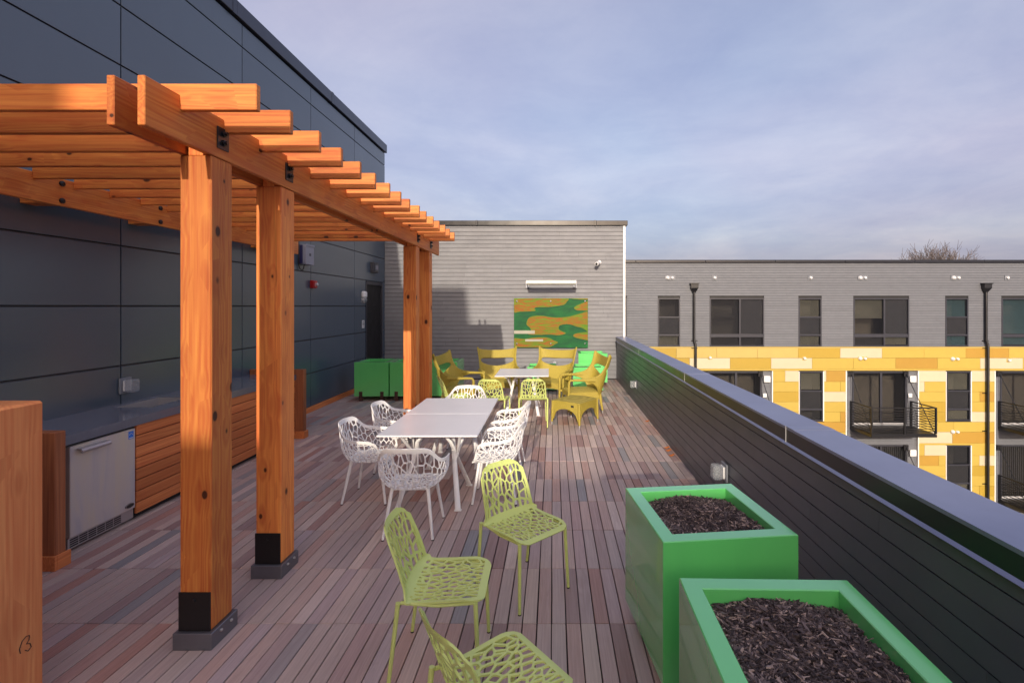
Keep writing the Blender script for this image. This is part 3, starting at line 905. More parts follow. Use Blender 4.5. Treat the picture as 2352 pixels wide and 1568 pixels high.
pb2 = [[(2110, 2123, Y), (2123, 2174, CR), (2229, 2284, Y)], [(2110, 2156, AM), (2156, 2174, Y), (2229, 2249, Y), (2249, 2284, CR)], [(2110, 2174, Y), (2229, 2284, MU)], [(2110, 2174, Y), (2229, 2284, Y)],
       [(2110, 2174, CR), (2229, 2249, Y), (2249, 2284, MU)], [(2110, 2200, Y), (2200, 2284, Y)], [(2110, 2190, MU), (2190, 2284, CR)]]
sh_ = lambda sp, d: [[(a + d, b + d, m) for a, b, m in r] for r in sp]
for f in floors:
    pier(1775.3, 1942.3, 1836, 1890, pa if f == 0 else sh_(pb2 if f % 2 else pb, -335), f)
    pier(2110.3, 2284, 2173.5, 2229, (pb, pb2, pa and sh_(pa, 335), pb)[f], f)
    pier(2452, 2625, 2514, 2570, sh_((pb2, pb, pb2, pb)[f], 341), f)
# windows
def window(x0, x1, z0, z1, style, n):
    w = MB()
    D0, D1 = BD - 0.014, BD + 0.08
    t = 0.055
    w.box(x0, x1, D0, D1, z1 - t, z1); w.box(x0, x1, D0, D1, z0, z0 + t)
    w.box(x0, x0 + t, D0, D1, z0 + t, z1 - t); w.box(x1 - t, x1, D0, D1, z0 + t, z1 - t)
    zl = z0 + (z1 - z0) * 0.235
    if style == 'wide':
        w.box(x0 + t, x1 - t, D0 + 0.004, D1, zl - 0.09, zl + 0.05)
        xm = x0 + (x1 - x0) * 0.555
        w.box(xm - 0.035, xm + 0.035, D0 + 0.004, D1, zl + 0.05, z1 - t); w.box(xm - 0.035, xm + 0.035, D0 + 0.004, D1, z0 + t, zl - 0.09)
        panes = [(x0 + t, xm - 0.035, zl + 0.05, z1 - t), (xm + 0.035, x1 - t, zl + 0.05, z1 - t), (x0 + t, xm - 0.035, z0 + t, zl - 0.09), (xm + 0.035, x1 - t, z0 + t, zl - 0.09)]
    else:
        w.box(x0 + t, x1 - t, D0 + 0.004, D1, zl - 0.035, zl + 0.035)
        zm = z0 + (z1 - z0) * 0.605
        w.box(x0 + t, x1 - t, D0 + 0.004, D1, zm - 0.03, zm + 0.03)
        panes = [(x0 + t, x1 - t, zm + 0.03, z1 - t), (x0 + t, x1 - t, zl + 0.035, zm - 0.03), (x0 + t, x1 - t, z0 + t, zl - 0.035)]
    w = w.build('window', 'frame', ab)
    for k, p in enumerate(panes):
        MB().box(p[0], p[1], BD + 0.03, BD + 0.036, p[2], p[3]).build('pane', 'glass', w)
        rr = random.Random(n * 10 + k)
        if (style == 'wide' and k == 1) or (style != 'wide' and k == 1):
            MB().box(p[0] + 0.01, p[1] - 0.01, BD + 0.045, BD + 0.05, p[2], p[3]).build('screen', 'screen', w)
        else:
            sm = MB(); mt = 'slat' if rr.random() < 0.55 else 'darkslat'
            if n in (5, 6): mt = 'tealslat'
            z = p[3] - 0.02; full = (n in (5, 6)) or k >= 2
            stop = p[2] if full or rr.random() < 0.7 else p[2] + (p[3] - p[2]) * 0.45
            while z > stop:
                sm.add([(p[0] + 0.02, BD + 0.075, z), (p[1] - 0.02, BD + 0.075, z), (p[1] - 0.02, BD + 0.105, z + 0.016), (p[0] + 0.02, BD + 0.105, z + 0.016)], [(0, 1, 2, 3)])
                z -= 0.042
            if sm.f: sm.build('blind', mt, w)
    m = MB()      # the room behind
    y1 = BD + 0.88
    m.add([(x0, D1, z0), (x1, D1, z0), (x1, y1, z0), (x0, y1, z0), (x0, D1, z1), (x1, D1, z1), (x1, y1, z1), (x0, y1, z1)],
          [(0, 1, 2, 3), (7, 6, 5, 4), (3, 2, 6, 7), (0, 3, 7, 4), (1, 5, 6, 2)])
    m.build('room', 'room', w)
for n, (h, (a, b, s)) in enumerate(zip(tops, topw)): window(*h, s, n)
for n, h in enumerate(lows): window(*h, 'small', 20 + n)
for n, (a, b) in enumerate(pwin):
    pass
# jamb trims beside the yellow-storey windows
for h in lows:
    m = MB(); m.box(h[1] + 0.002, h[1] + 0.045, BD - 0.02, BD + 0.028, h[2], h[3]); m.box(h[0] - 0.03, h[0] - 0.002, BD - 0.02, BD + 0.028, h[2], h[3]); m.build('window_trim', 'whitetrim', ab)
# balcony bays
for bi, a in enumerate(bays):
    x0, x1 = fx(a), fx(a + BAYW)
    YB = BD + 0.14
    dx0, dx1 = fx(a + 19), fx(a + 145)
    for f in floors:
        zt = fz(851.5) - f * FH; zd0, zd1 = fz(976) - f * FH, fz(853.5) - f * FH
        bay = MB()
        wall_holes(bay, x0, x1, zt - FH, zt, [(dx0, dx1, zd0, zd1)], YB, YB + 0.1)
        bay.build('bay_wall', 'greysiding', ab)
        z = zt - FH + 0.01
        while z < zt - 0.02:
            z1 = min(z + 0.1113, zt)
            if bi in (0, 1, 2) and f < 2:
                for s0, s1 in intervals(x0, x1, z, z1, [(dx0 - 0.03, dx1 + 0.03, zd0, zd1)]):
                    MB().prism([(YB, z + 0.010), (YB - 0.026, z + 0.010), (YB - 0.014, z1), (YB, z1)], 0, s0 + 0.002, s1 - 0.002).build('siding_board', 'greysiding', ab)
            z = z1
        d = MB(); t = 0.07
        d.box(dx0, dx1, YB - 0.03, YB + 0.06, zd1 - t, zd1); d.box(dx0, dx0 + t, YB - 0.03, YB + 0.06, zd0, zd1 - t); d.box(dx1 - t, dx1, YB - 0.03, YB + 0.06, zd0, zd1 - t)
        xm = dx0 + (dx1 - dx0) * 0.53
        d.box(xm - 0.05, xm + 0.05, YB - 0.028, YB + 0.06, zd0 + 0.06, zd1 - t)
        d = d.build('balcony_door', 'frame', ab)
        MB().box(dx0 + t, dx1 - t, YB - 0.028, YB + 0.06, zd0, zd0 + 0.06).build('threshold', 'whiteplastic', d)
        for p0, p1 in ((dx0 + t, xm - 0.05), (xm + 0.05, dx1 - t)):
            MB().box(p0, p1, YB + 0.02, YB + 0.026, zd0 + 0.06, zd1 - t).build('pane', 'glass', d)
        m = MB(); y1 = BD + 0.88; ya = YB + 0.07
        m.add([(dx0, ya, zd0), (dx1, ya, zd0), (dx1, y1, zd0), (dx0, y1, zd0), (dx0, ya, zd1), (dx1, ya, zd1), (dx1, y1, zd1), (dx0, y1, zd1)],
              [(0, 1, 2, 3), (7, 6, 5, 4), (3, 2, 6, 7), (0, 3, 7, 4), (1, 5, 6, 2)])
        m.build('room', 'room', d)
        if f >= 1 or bi == 3:
            m = MB(); xx = dx0 + 0.1
            while xx < dx1 - 0.1:
                m.add([(xx, YB + 0.10, zd0 + 0.07), (xx + 0.05, YB + 0.12, zd0 + 0.07), (xx + 0.05, YB + 0.12, zd1 - 0.08), (xx, YB + 0.10, zd1 - 0.08)], [(0, 1, 2, 3)]); xx += 0.09
            m.build('vertical_blind', 'darkslat', d)
        # white corner trims of the bay, meter box and lamp
        m = MB(); m.box(x0 - 0.001, x0 + 0.04, BD - 0.016, YB, zt - FH + 0.002, zt); m.box(x1 - 0.04, x1 + 0.001, BD - 0.016, YB, zt - FH + 0.002, zt); m.build('corner_trim', 'whitetrim', ab)
        xb = fx(a + 151)
        MB().box(xb - 0.06, xb + 0.22, YB - 0.16, YB - 0.027, zt - 0.50, zt - 0.22, bev=0.01).build('meter_box', 'whiteplastic', ab)
        MB().box(xb - 0.08, xb + 0.1, YB - 0.08, YB - 0.027, zt - 1.18, zt - 1.0, bev=0.02).build('balcony_lamp', 'whiteplastic', ab)
        # balcony
        ZS = -3.25 - f * FH
        bx0, bx1 = x0 + 0.25, x0 + 2.95
        by0, by1 = 19.67, BD + 0.10
        sl = MB().box(bx0, bx1, by0, by1, ZS - 0.14, ZS - 0.03, bev=0.006).build('balcony', 'blackmetal', ab)
        m = MB()
        for q in range(9):
            yy = by0 + 0.06 + q * 0.15
            MB().box(bx0 + 0.03, bx1 - 0.03, yy, yy + 0.135, ZS - 0.0295, ZS).build('floor_plank', 'blackmetal', sl)
        for (px_, py_) in ((bx0 + 0.03, by0 + 0.03), (bx1 - 0.03, by0 + 0.03), ((bx0 + bx1) / 2 + 0.03, by0 + 0.03), (bx0 + 0.03, by1 - 0.05), (bx1 - 0.03, by1 - 0.05)):
            MB().box(px_ - 0.03, px_ + 0.03, py_ - 0.03, py_ + 0.03, ZS + 0.0005, ZS + 1.085).build('post', 'blackmetal', sl)
        for zz in [1.065] + [0.10 + 0.105 * q for q in range(9)]:
            r_ = 0.022 if zz > 1 else 0.011
            m = MB()
            m.box(bx0 + 0.06, bx1 - 0.06, by0 + 0.03 - r_, by0 + 0.03 + r_, ZS + zz - r_, ZS + zz + r_)
            m.box(bx0 + 0.03 - r_, bx0 + 0.03 + r_, by0 + 0.06, by1 - 0.08, ZS + zz - r_, ZS + zz + r_)
            m.box(bx1 - 0.03 - r_, bx1 - 0.03 + r_, by0 + 0.06, by1 - 0.08, ZS + zz - r_, ZS + zz + r_)
            m.build('rail', 'blackmetal', sl)
        for xx in (x0 + 0.28, x0 + 2.70):
            MB().box(xx - 0.1, xx + 0.1, YB - 0.09, YB - 0.028, zt - 0.26, zt - 0.03).build('anchor', 'blackmetal', sl)
            MB().tube([(xx, YB - 0.08, zt - 0.13), (xx + (0.02 if xx < x0 + 1 else 0.22), by0 + 0.05, ZS - 0.05)], 0.016, 6).build('stay_rod', 'blackmetal', sl)
# vents
for x, y, two in ((1533, 638, 1), (1641, 638, 0), (1861, 638, 0), (1975, 638, 1), (2189, 638, 1), (2312, 638, 0), (1466, 826, 0), (1630.5, 821, 0), (1847, 822.5, 0), (1975, 823, 1), (2187, 824, 1), (2316, 827, 0), (2187, 991, 1)):
    X, Z = fx(x), fz(y)
    if y < 700:
        v = MB().box(X - 0.1, X + (0.33 if two else 0.1), BD - 0.03, BD - 0.0065, Z - 0.1, Z + 0.1, bev=0.004).build('vent', 'greyplastic', ab)
    else:
        v = MB().box(X - 0.09, X + (0.30 if two else 0.09), BD - 0.02, BD - 0.0125, Z - 0.08, Z + 0.08).build('vent', 'yellow', ab)
    for q in range(2 if two else 1):
        MB().lathe([(0.085 if q == 0 and two else 0.065, -0.02), (0.08 if q == 0 and two else 0.06, -0.06), (0.05, -0.10), (0.015, -0.12)], (X + 0.20 * q, BD, Z), 14, axis=1).build('vent_hood', 'whiteplastic', v, smooth=True)
# downpipes
for x in (1593, 2261):
    X = fx(x); h = MB(); zt = fz(650); zb = fz(672)
    a, b = 0.17, 0.06
    vs = []
    for (w_, z_) in ((0.19, zt), (0.19, zt - 0.05), (0.16, zt - 0.051), (0.16, zt - 0.22), (b, zb)):
        vs += [(X - w_, BD - 0.03 - 0.2 * w_ / 0.19, z_), (X + w_, BD - 0.03 - 0.2 * w_ / 0.19, z_), (X + w_, BD - 0.02, z_), (X - w_, BD - 0.02, z_)]
    fs = [(3, 2, 1, 0)]
    for k in range(4):
        for q in range(4): fs.append((k * 4 + q, k * 4 + (q + 1) % 4, k * 4 + 4 + (q + 1) % 4, k * 4 + 4 + q))
    h.add(vs, fs); h = h.build('leader_head', 'blackmetal', ab)
    m = MB(); m.tube([(X, BD - 0.085, zb + 0.02), (X, BD - 0.085, fz(783)), (X + 0.05, BD - 0.10, fz(789)), (X + 0.06, BD - 0.11, fz(797)), (X + 0.06, BD - 0.11, -10.4)], 0.055, 10)
    m.build('downpipe', 'blackmetal', h, smooth=True)
    for y in (782, 799, 902, 989, 1110):
        MB().box(X - 0.11, X + 0.16, BD - 0.05, BD - 0.013, fz(y) - 0.02, fz(y) + 0.02).build('clip', 'blackmetal', h)

# unseen building behind the viewer, fitted to its near-deck shade, pale to bounce light
nb = thing('stair_block', 'unseen pale rendered stair block behind the viewer', 'building', (-1, -14, -10.5))
MB().box(-9, -3.26, -16, -12, -10.5, 10.54).build('wall', 'bounceplaster', nb)
MB().box(-3.259, -1.55, -16, -12.002, -10.5, 5.96).build('wall', 'bounceplaster', nb)
MB().box(-1.549, 5.0, -16, -12.001, -10.5, 5.63).build('wall', 'bounceplaster', nb)

# bare tree beyond the roof
tr = thing('bare_tree', 'bare leafless tree crown showing above the grey and yellow building', 'tree', (36.2, 45, -10.5))
tk, crown = MB(), MB()
rt = random.Random(3)
tk.tube([(36.2, 45, -10.5), (36.3, 45, -6), (36.2, 45.1, 0.0)], [0.34, 0.28, 0.2], 10)
tk.build('trunk', 'bark', tr, smooth=True)
def branch(p, d, ln, r, lv):
    pts = [p]; dd = d.copy()
    for k in range(3):
        dd = (dd + Vector((rt.uniform(-1, 1), rt.uniform(-1, 1), rt.uniform(-0.3, 0.8))) * 0.16).normalized()
        pts.append(pts[-1] + dd * ln / 3)
    crown.tube(pts, [r, r * 0.85, r * 0.7, r * 0.55], 5 if lv > 2 else 3, caps=False)
    if lv == 0: return
    n = 5 if lv > 1 else 6
    for k in range(n):
        b = pts[1 + k % 3]
        a = rt.uniform(0, 6.28); sp = rt.uniform(0.35, 0.8)
        u = dd.orthogonal().normalized(); w = dd.cross(u)
        nd = (dd + sp * (math.cos(a) * u + math.sin(a) * w) + Vector((0, 0, 0.15))).normalized()
        branch(b, nd, ln * rt.uniform(0.58, 0.78), max(0.020, r * 0.55), lv - 1)
for k in range(14):
    a = k * 0.93 + rt.uniform(-.2, .2)
    branch(Vector((36.2, 45.1, -0.9 + k * 0.05)), Vector((math.cos(a) * 0.18, math.sin(a) * 0.18, 1)).normalized(), 3.35, 0.10, 4)
crown.build('crown', 'bark', tr)

# ================================================================== WALL FITTINGS
def wall_thing(name, label, cat, loc): return thing(name, label, cat, loc)
# artwork
AX0, AX1, AZ0, AZ1 = PX(1181, FY), PX(1350, FY), PZ(798, FY), PZ(685, FY)
art = thing('artwork_panel', 'green and orange abstract painting on a panel on the taupe wall', 'painting', ((AX0 + AX1) / 2, FY, AZ0))
AYF = FY - 0.075
MB().box(AX0, AX1, AYF, AYF + 0.03, AZ0, AZ1).build('panel', 'artgreen', art)
def ap(px, py):        # zoom pixel of the artwork view -> wall
    return (AX0 + (px - 455) / (1700 - 455) * (AX1 - AX0), AZ1 - (py - 475) / (1325 - 475) * (AZ1 - AZ0))
def smoothpoly(pts, n=4):
    out = []
    m = len(pts)
    for i in range(m):
        p0, p1, p2, p3 = pts[i - 1], pts[i], pts[(i + 1) % m], pts[(i + 2) % m]
        for k in range(n):
            t = k / n
            f = lambda a, b, c, d: 0.5 * (2 * b + (c - a) * t + (2 * a - 5 * b + 4 * c - d) * t * t + (3 * b - a - 3 * c + d) * t ** 3)
            x, y = f(p0[0], p1[0], p2[0], p3[0]), f(p0[1], p1[1], p2[1], p3[1])
            out.append((min(max(x, 455), 1700), min(max(y, 475), 1318)))
    return out
isl = [
    [(440, 470), (700, 470), (1000, 470), (1360, 472), (1345, 535), (1300, 585), (1150, 615), (1000, 628), (840, 630), (800, 650), (815, 690), (700, 702), (560, 706), (440, 706)],
    [(1400, 468), (1720, 468), (1720, 500), (1600, 498), (1480, 490)],
    [(1720, 525), (1600, 560), (1510, 600), (1465, 640), (1510, 680), (1620, 686), (1720, 680)],
    [(1720, 722), (1560, 740), (1400, 785), (1250, 803), (1080, 800), (950, 778), (820, 775), (720, 800), (675, 860), (668, 930), (720, 980), (740, 1040), (690, 1090), (850, 1105), (1050, 1098), (1200, 1112), (1290, 1095), (1328, 1070), (1260, 1040), (1210, 1000), (1225, 945), (1320, 920), (1420, 930), (1500, 960), (1600, 985), (1660, 1020), (1720, 1040)],
    [(1720, 1062), (1580, 1064), (1480, 1085), (1450, 1120), (1490, 1150), (1590, 1175), (1720, 1188)],
    [(440, 1165), (620, 1172), (800, 1148), (920, 1142), (1050, 1155), (1120, 1195), (1198, 1230), (1130, 1275), (1060, 1310), (900, 1330), (440, 1330)],
]
for p in isl:
    q = smoothpoly(p)
    def deco(nm, mt, grow, y0, y1, dx=0, dy=0):
        cx = sum(a for a, b in q) / len(q); cy = sum(b for a, b in q) / len(q)
        n = len(q); o = []
        for i in range(n):
            a, b, c = q[i - 1], q[i], q[(i + 1) % n]
            tx, ty = c[0] - a[0], c[1] - a[1]; l = math.hypot(tx, ty) or 1
            s_ = 1 if area(q) > 0 else -1
            o.append((min(max(b[0] + s_ * ty / l * grow + dx, 455), 1700), min(max(b[1] - s_ * tx / l * grow + dy, 475), 1318)))
        w = [ap(*r) for r in o]
        # remove duplicates from clamping
        w = [r for i, r in enumerate(w) if math.dist(r, w[i - 1]) > 0.002]
        r = delaunay_2d_cdt([Vector(k) for k in w], [(i, (i + 1) % len(w)) for i in range(len(w))], [], 1, 1e-6)
        mbq = MB(); vs = [(v.x, y0, v.y) for v in r[0]]
        fs = []
        for fc in r[2]:
            a, b, c = [r[0][k] for k in fc[:3]]
            ar = (b.x - a.x) * (c.y - a.y) - (c.x - a.x) * (b.y - a.y)
            fs.append(tuple(fc) if ar > 0 else tuple(reversed(fc)))
        mbq.add(vs, fs)
        return mbq.build(nm, mt, art)
    deco('painted_outline', 'artdark', 9, AYF - 0.0012, 0, -4, 8)
    deco('painted_edge', 'artlime', 2, AYF - 0.0024, 0)
    deco('painted_shape', 'artorange', -7, AYF - 0.0036, 0)
for (a, b, c, d) in ((458, 805, 1027, 1083), (645, 945, 1177, 1215)):
    p0, p1 = ap(a, d), ap(b, c)
    MB().box(p0[0], p1[0], AYF - 0.008, AYF - 0.005, p0[1], p1[1]).build('label_strip', 'artcream', art)
for x in (502, 1073, 1650):
    for y in (525, 1255):
        p = ap(x, y)
        MB().lathe([(0.022, FY - AYF + 0.0), (0.022, -0.012), (0.012, -0.016)], (p[0], AYF, p[1]), 12, axis=1).build('standoff', 'chrome', art)
# picture lamp over it
lx0, lx1, lz = PX(1210, FY), PX(1322, FY), PZ(651, FY)
pl = thing('wall_lamp', 'long silver tube lamp above the green artwork', 'lamp', ((lx0 + lx1) / 2, FY, lz - 0.1))
tb = MB(); tb.tube([(lx0 + 0.02, FY - 0.58, lz), (lx1 - 0.02, FY - 0.58, lz)], 0.066, 20); tb.build('tube', 'lampsteel', pl, smooth=True)
for x in (lx0 - 0.03, lx1 - 0.07):
    MB().box(x, x + 0.10, FY - 0.06, FY - 0.0085, lz - 0.13, lz + 0.1, bev=0.006).build('bracket', 'galv', pl)
    MB().tube([(x + 0.05, FY - 0.06, lz - 0.02), (x + 0.05, FY - 0.585, lz - 0.02)], 0.014, 8).build('arm', 'steel', pl)
# security camera
cx, cz = PX(1372, FY), PZ(606, FY)
sc = thing('security_camera', 'small white bullet camera high on the taupe wall', 'camera', (cx, FY, cz))
MB().lathe([(0.055, -0.009), (0.055, -0.04), (0.03, -0.06)], (cx + 0.05, FY, cz + 0.04), 14, axis=1).build('base', 'whiteplastic', sc, smooth=True)
MB().tube([(cx + 0.05, FY - 0.05, cz + 0.03), (cx + 0.02, FY - 0.14, cz + 0.02), (cx - 0.05, FY - 0.30, cz - 0.03)], [0.03, 0.05, 0.05], 14).build('body', 'whiteplastic', sc, smooth=True)
MB().tube([(cx - 0.05, FY - 0.3005, cz - 0.03), (cx - 0.053, FY - 0.308, cz - 0.0315)], 0.032, 12).build('lens', 'blackplate', sc)

def outlet(name, label, cx, cy, cz, face, deep=0.09):
    """weatherproof outlet; face is the direction it looks: '+x', '-x', '-y'"""
    o = thing(name, label, 'outlet', (cx, cy, cz))
    def bxx(a0, a1, w0, w1, z0, z1, nm, mt, bev=0.008):
        if face == '+x': MB().box(cx + a0, cx + a1, cy + w0, cy + w1, cz + z0, cz + z1, bev=bev).build(nm, mt, o)
        elif face == '-x': MB().box(cx - a1, cx - a0, cy + w0, cy + w1, cz + z0, cz + z1, bev=bev).build(nm, mt, o)
        else: MB().box(cx + w0, cx + w1, cy - a1, cy - a0, cz + z0, cz + z1, bev=bev).build(nm, mt, o)
    bxx(0, 0.022, -0.075, 0.075, -0.085, 0.085, 'mounting_plate', 'greyplastic')
    bxx(0.0225, 0.04, -0.045, 0.045, -0.055, 0.055, 'socket', 'whiteplastic', 0.003)
    bxx(0.0405, 0.0405 + deep, -0.055, 0.055, -0.068, 0.068, 'cover', 'clear', 0.014)
    for q in range(4): bxx(0.03, 0.03 + deep * 0.8, 0.0555, 0.0585, -0.05 + q * 0.028, -0.04 + q * 0.028, 'rib', 'greyplastic', 0.001)
    return o
outlet('outlet_box', 'grey outlet box on the dark wall above the counter', WX, 5.14, 1.15, '+x')
outlet('outlet_box', 'clear covered outlet on the parapet behind the near green planter', parx(4.55) - 0.006, 4.55, 0.43, '-x')
outlet('outlet_box', 'clear covered outlet at the far end of the charcoal parapet', parx(9.7) - 0.006, 9.7, 0.42, '-x')
outlet('outlet_box', 'grey outlet box low on the taupe wall below the artwork', PX(1274, FY), FY - 0.008, PZ(834, FY), '-y')
# electrical box on the dark wall
eb = thing('control_box', 'grey metal control box, shade coloured onto its side, high on the dark wall', 'box', (WX, 8.95, 2.74))
b = MB().box(WX + 0.004, WX + 0.13, 8.665, 8.965, 2.76, 3.12, bev=0.006).build('case', 'greybox', eb)
MB().box(WX + 0.004, WX + 0.075, 8.652, 8.664, 2.77, 3.11, bev=0.003).build('side_shade', 'sideshade', eb)  # thin dark panel paints the shade of the near side
MB().box(WX + 0.1305, WX + 0.14, 8.66, 8.97, 3.09, 3.13, bev=0.003).build('lid_edge', 'greybox', b)
for q in range(2): MB().box(WX + 0.1305, WX + 0.1315, 8.79 + q * 0.035, 8.815 + q * 0.035, 2.92, 2.97).build('mark', 'ink', b)
MB().tube([(WX + 0.02, 8.64, 3.26), (WX + 0.02, 8.635, 2.95), (WX + 0.02, 8.63, 2.74), (WX + 0.03, 8.66, 2.67), (WX + 0.04, 8.72, 2.655), (WX + 0.05, 8.74, 2.69), (WX + 0.06, 8.75, 2.76)], 0.009, 8).build('conduit', 'blackmetal', eb, smooth=True)
fa = thing('fire_alarm', 'red fire alarm horn strobe on the dark wall', 'alarm', (WX, 9.14, 2.35))
MB().box(WX + 0.001, WX + 0.07, 9.06, 9.20, 2.34, 2.49, bev=0.008).build('case', 'red', fa)
MB().box(WX + 0.0705, WX + 0.085, 9.075, 9.185, 2.352, 2.478, bev=0.006).build('front', 'red', fa)
MB().lathe([(0.03, 0), (0.028, 0.02), (0.012, 0.03)], (WX + 0.085, 9.155, 2.415), 12, axis=0).build('strobe', 'whiteplastic', fa, smooth=True)
tc_ = bpy.data.curves.new('lettering', 'FONT'); tc_.body = 'FIRE'; tc_.size = 0.034; tc_.extrude = 0.0006; tc_.align_x = 'CENTER'; tc_.align_y = 'CENTER'
to = bpy.data.objects.new('lettering', tc_); C.objects.link(to); tc_.materials.append(M['whiteplastic'])
bpy.context.view_layer.update()
tm = bpy.data.meshes.new_from_object(to.evaluated_get(bpy.context.evaluated_depsgraph_get()))
bpy.data.objects.remove(to); to = bpy.data.objects.new('lettering', tm); C.objects.link(to)
to.parent = fa; to.location = (0.0862, 9.10 - 9.14, 2.415 - 2.35); to.rotation_euler = (R(90), R(-90), R(90))
el = thing('emergency_light', 'small dark emergency light box over the door', 'lamp', (WX, 12.2, 2.86))
MB().box(WX + 0.001, WX + 0.10, 12.05, 12.36, 2.85, 3.11, bev=0.008).build('case', 'frame', el)
MB().box(WX + 0.1005, WX + 0.112, 12.10, 12.31, 2.88, 3.08, bev=0.004).build('face', 'coping', el)
for q in range(4): MB().box(WX + 0.1125, WX + 0.1135, 12.13 + q * 0.045, 12.155 + q * 0.045, 2.93, 3.03).build('letter', 'greybox', el)
wl = thing('door_light', 'white wall light with clear dome beside the door', 'lamp', (WX, 11.55, 2.08))
MB().box(WX + 0.001, WX + 0.10, 11.46, 11.64, 2.20, 2.36, bev=0.03).build('case', 'whiteplastic', wl)
MB().lathe([(0.085, 0.002), (0.085, 0.05), (0.065, 0.09), (0.03, 0.11)], (WX, 11.55, 2.155), 16, axis=0).build('dome', 'clear', wl, smooth=True)
MB().lathe([(0.035, 0.002), (0.03, 0.05)], (WX, 11.55, 2.155), 10, axis=0).build('lamp_bulb', 'chrome', wl)
sg = thing('wall_sign', 'small white paper notice beside the door', 'sign', (WX, 11.6, 1.47))
MB().box(WX + 0.001, WX + 0.006, 11.53, 11.67, 1.47, 1.66).build('plate', 'whiteplastic', sg)
for z, w in ((1.615, 0.03), (1.565, 0.045), (1.515, 0.014)):
    MB().box(WX + 0.0065, WX + 0.0075, 11.60 - w, 11.60 + w, z - 0.014, z + 0.014).build('print_line', 'ink', sg)

# ================================================================== PLANTERS
def make_planter(w, z0, z1, rim, depth, full=True):
    t = local(thing('planter', 'planter', 'planter'))
    h = w / 2; i = h - rim; b = 0.004
    m = MB()
    ring = lambda r, z: [(-r, -r, z), (r, -r, z), (r, r, z), (-r, r, z)]
    lv = [ring(h, z0), ring(h, z1 - b), ring(h - b, z1), ring(i + b, z1), ring(i, z1 - b), ring(i, z1 - depth)]
    vs = [p for r in lv for p in r]; fs = [(3, 2, 1, 0)]
    for k in range(len(lv) - 1):
        for q in range(4): fs.append((k * 4 + q, k * 4 + (q + 1) % 4, k * 4 + 4 + (q + 1) % 4, k * 4 + 4 + q))
    m.add(vs, fs); m.build('box', 'green', t)
    so = MB(); n = 10
    pts = []
    for a in range(n + 1):
        for c_ in range(n + 1):
            pts.append((-i + 2 * i * a / n, -i + 2 * i * c_ / n, z1 - depth - 0.002 + random.uniform(-0.008, 0.008)))
    so.add(pts, [(a * (n + 1) + c_, (a + 1) * (n + 1) + c_, (a + 1) * (n + 1) + c_ + 1, a * (n + 1) + c_ + 1) for a in range(n) for c_ in range(n)])
    so.build('soil', 'soil', t, smooth='all')
    if full:
        for sx in (-0.62, 0.62):
            for sy in (-1, 1):
                MB().box(sx * h - 0.036, sx * h + 0.036, sy * h - 0.05 if sy > 0 else -h - 0.004, h + 0.004 if sy > 0 else -h + 0.05, 0, 0.205 if False else z0 + 0.10).build('foot', 'sleeper', t)
    return t
P0 = make_planter(0.722, 0.10, 0.82, 0.08, 0.095)
place(P0, (0.87, 2.795, 0), R(6.3), 'green square planter with bark mulch, the farther of the two beside the parapet', 'green square planters')
pB = copy_tree(P0); place(pB, (0.902, 1.716, 0), R(-1.3), 'nearest green planter with bark mulch, cut off by the bottom right corner', 'green square planters')
for (x, y, r, lab) in ((-3.83, 10.46, 0, 'green planter against the dark wall, leftmost of the far row of three'),
                       (-3.085, 10.47, 0.5, 'middle green planter of the far row of three, partly behind the orange posts'),
                       (-2.385, 10.50, -0.5, 'rightmost green planter of the far row of three, behind the left wicker chair'),
                       (1.00, 12.32, 0, 'tall sunlit green planter in the corner between taupe wall and parapet')):
    q = copy_tree(P0); place(q, (x, y, 0), R(r), lab, 'green square planters')
L0 = make_planter(0.70, 0.04, 0.575, 0.035, 0.06, False)
place(L0, (0.82, 11.52, 0), 0, 'low lime green planter in front of the tall corner planter', 'low green planters')
q = copy_tree(L0); place(q, (-0.25, 11.6, 0), 0, 'low lime green planter behind the far white table', 'low green planters')

# bark mulch in the two near planters
def mulch(name, loc, rz, n, label):
    rm = random.Random(n)
    m = MB(); half = 0.276
    for k in range(n):
        x, y = rm.uniform(-half, half), rm.uniform(-half, half)
        hz = 0.756 + 0.012 * math.sin(x * 11 + y * 7) + 0.010 * math.sin(y * 9 - 1) * math.cos(x * 6) + rm.uniform(-0.012, 0.012)
        big = rm.random() ** 3
        ln = 0.007 + 0.028 * big + 0.006 * rm.random(); wd = 0.0014 + 0.0048 * rm.random() * (0.4 + big); th = 0.0012 + 0.002 * rm.random()
        tn = rm.random() ** 1.4
        if k % 11 == 0: ln, wd, th = 0.03 + 0.03 * rm.random(), 0.0016, 0.0012
        if k % 23 == 0: tn = 1.0
        if max(abs(x), abs(y)) + ln > half: ln *= 0.5
        a = rm.uniform(0, math.pi); pitch = rm.gauss(0, 0.28)
        u = Vector((math.cos(a) * math.cos(pitch), math.sin(a) * math.cos(pitch), math.sin(pitch)))
        w = Vector((-math.sin(a), math.cos(a), rm.uniform(-0.4, 0.4))).normalized(); nn = u.cross(w)
        c_ = Vector((x, y, hz)); tp = rm.uniform(0.4, 1)
        vs = []
        for s1, k2 in ((-1, 1), (1, tp)):
            for s2, s3 in ((-1, -1), (1, -1), (1, 1), (-1, 1)):
                vs.append(c_ + u * s1 * ln + w * s2 * wd * k2 + nn * s3 * th)
        m.add(vs, [(0, 1, 5, 4), (1, 2, 6, 5), (2, 3, 7, 6), (3, 0, 4, 7), (0, 3, 2, 1), (4, 5, 6, 7)], tn)
    o = m.build(name, 'mulch'); o.location = loc; o.rotation_euler = (0, 0, rz)
    kind(tag(o, label, 'mulch'), 'stuff')
mulch('bark_mulch', (0.87, 2.795, 0), R(6.3), 8200, 'dark bark mulch filling the farther green planter')
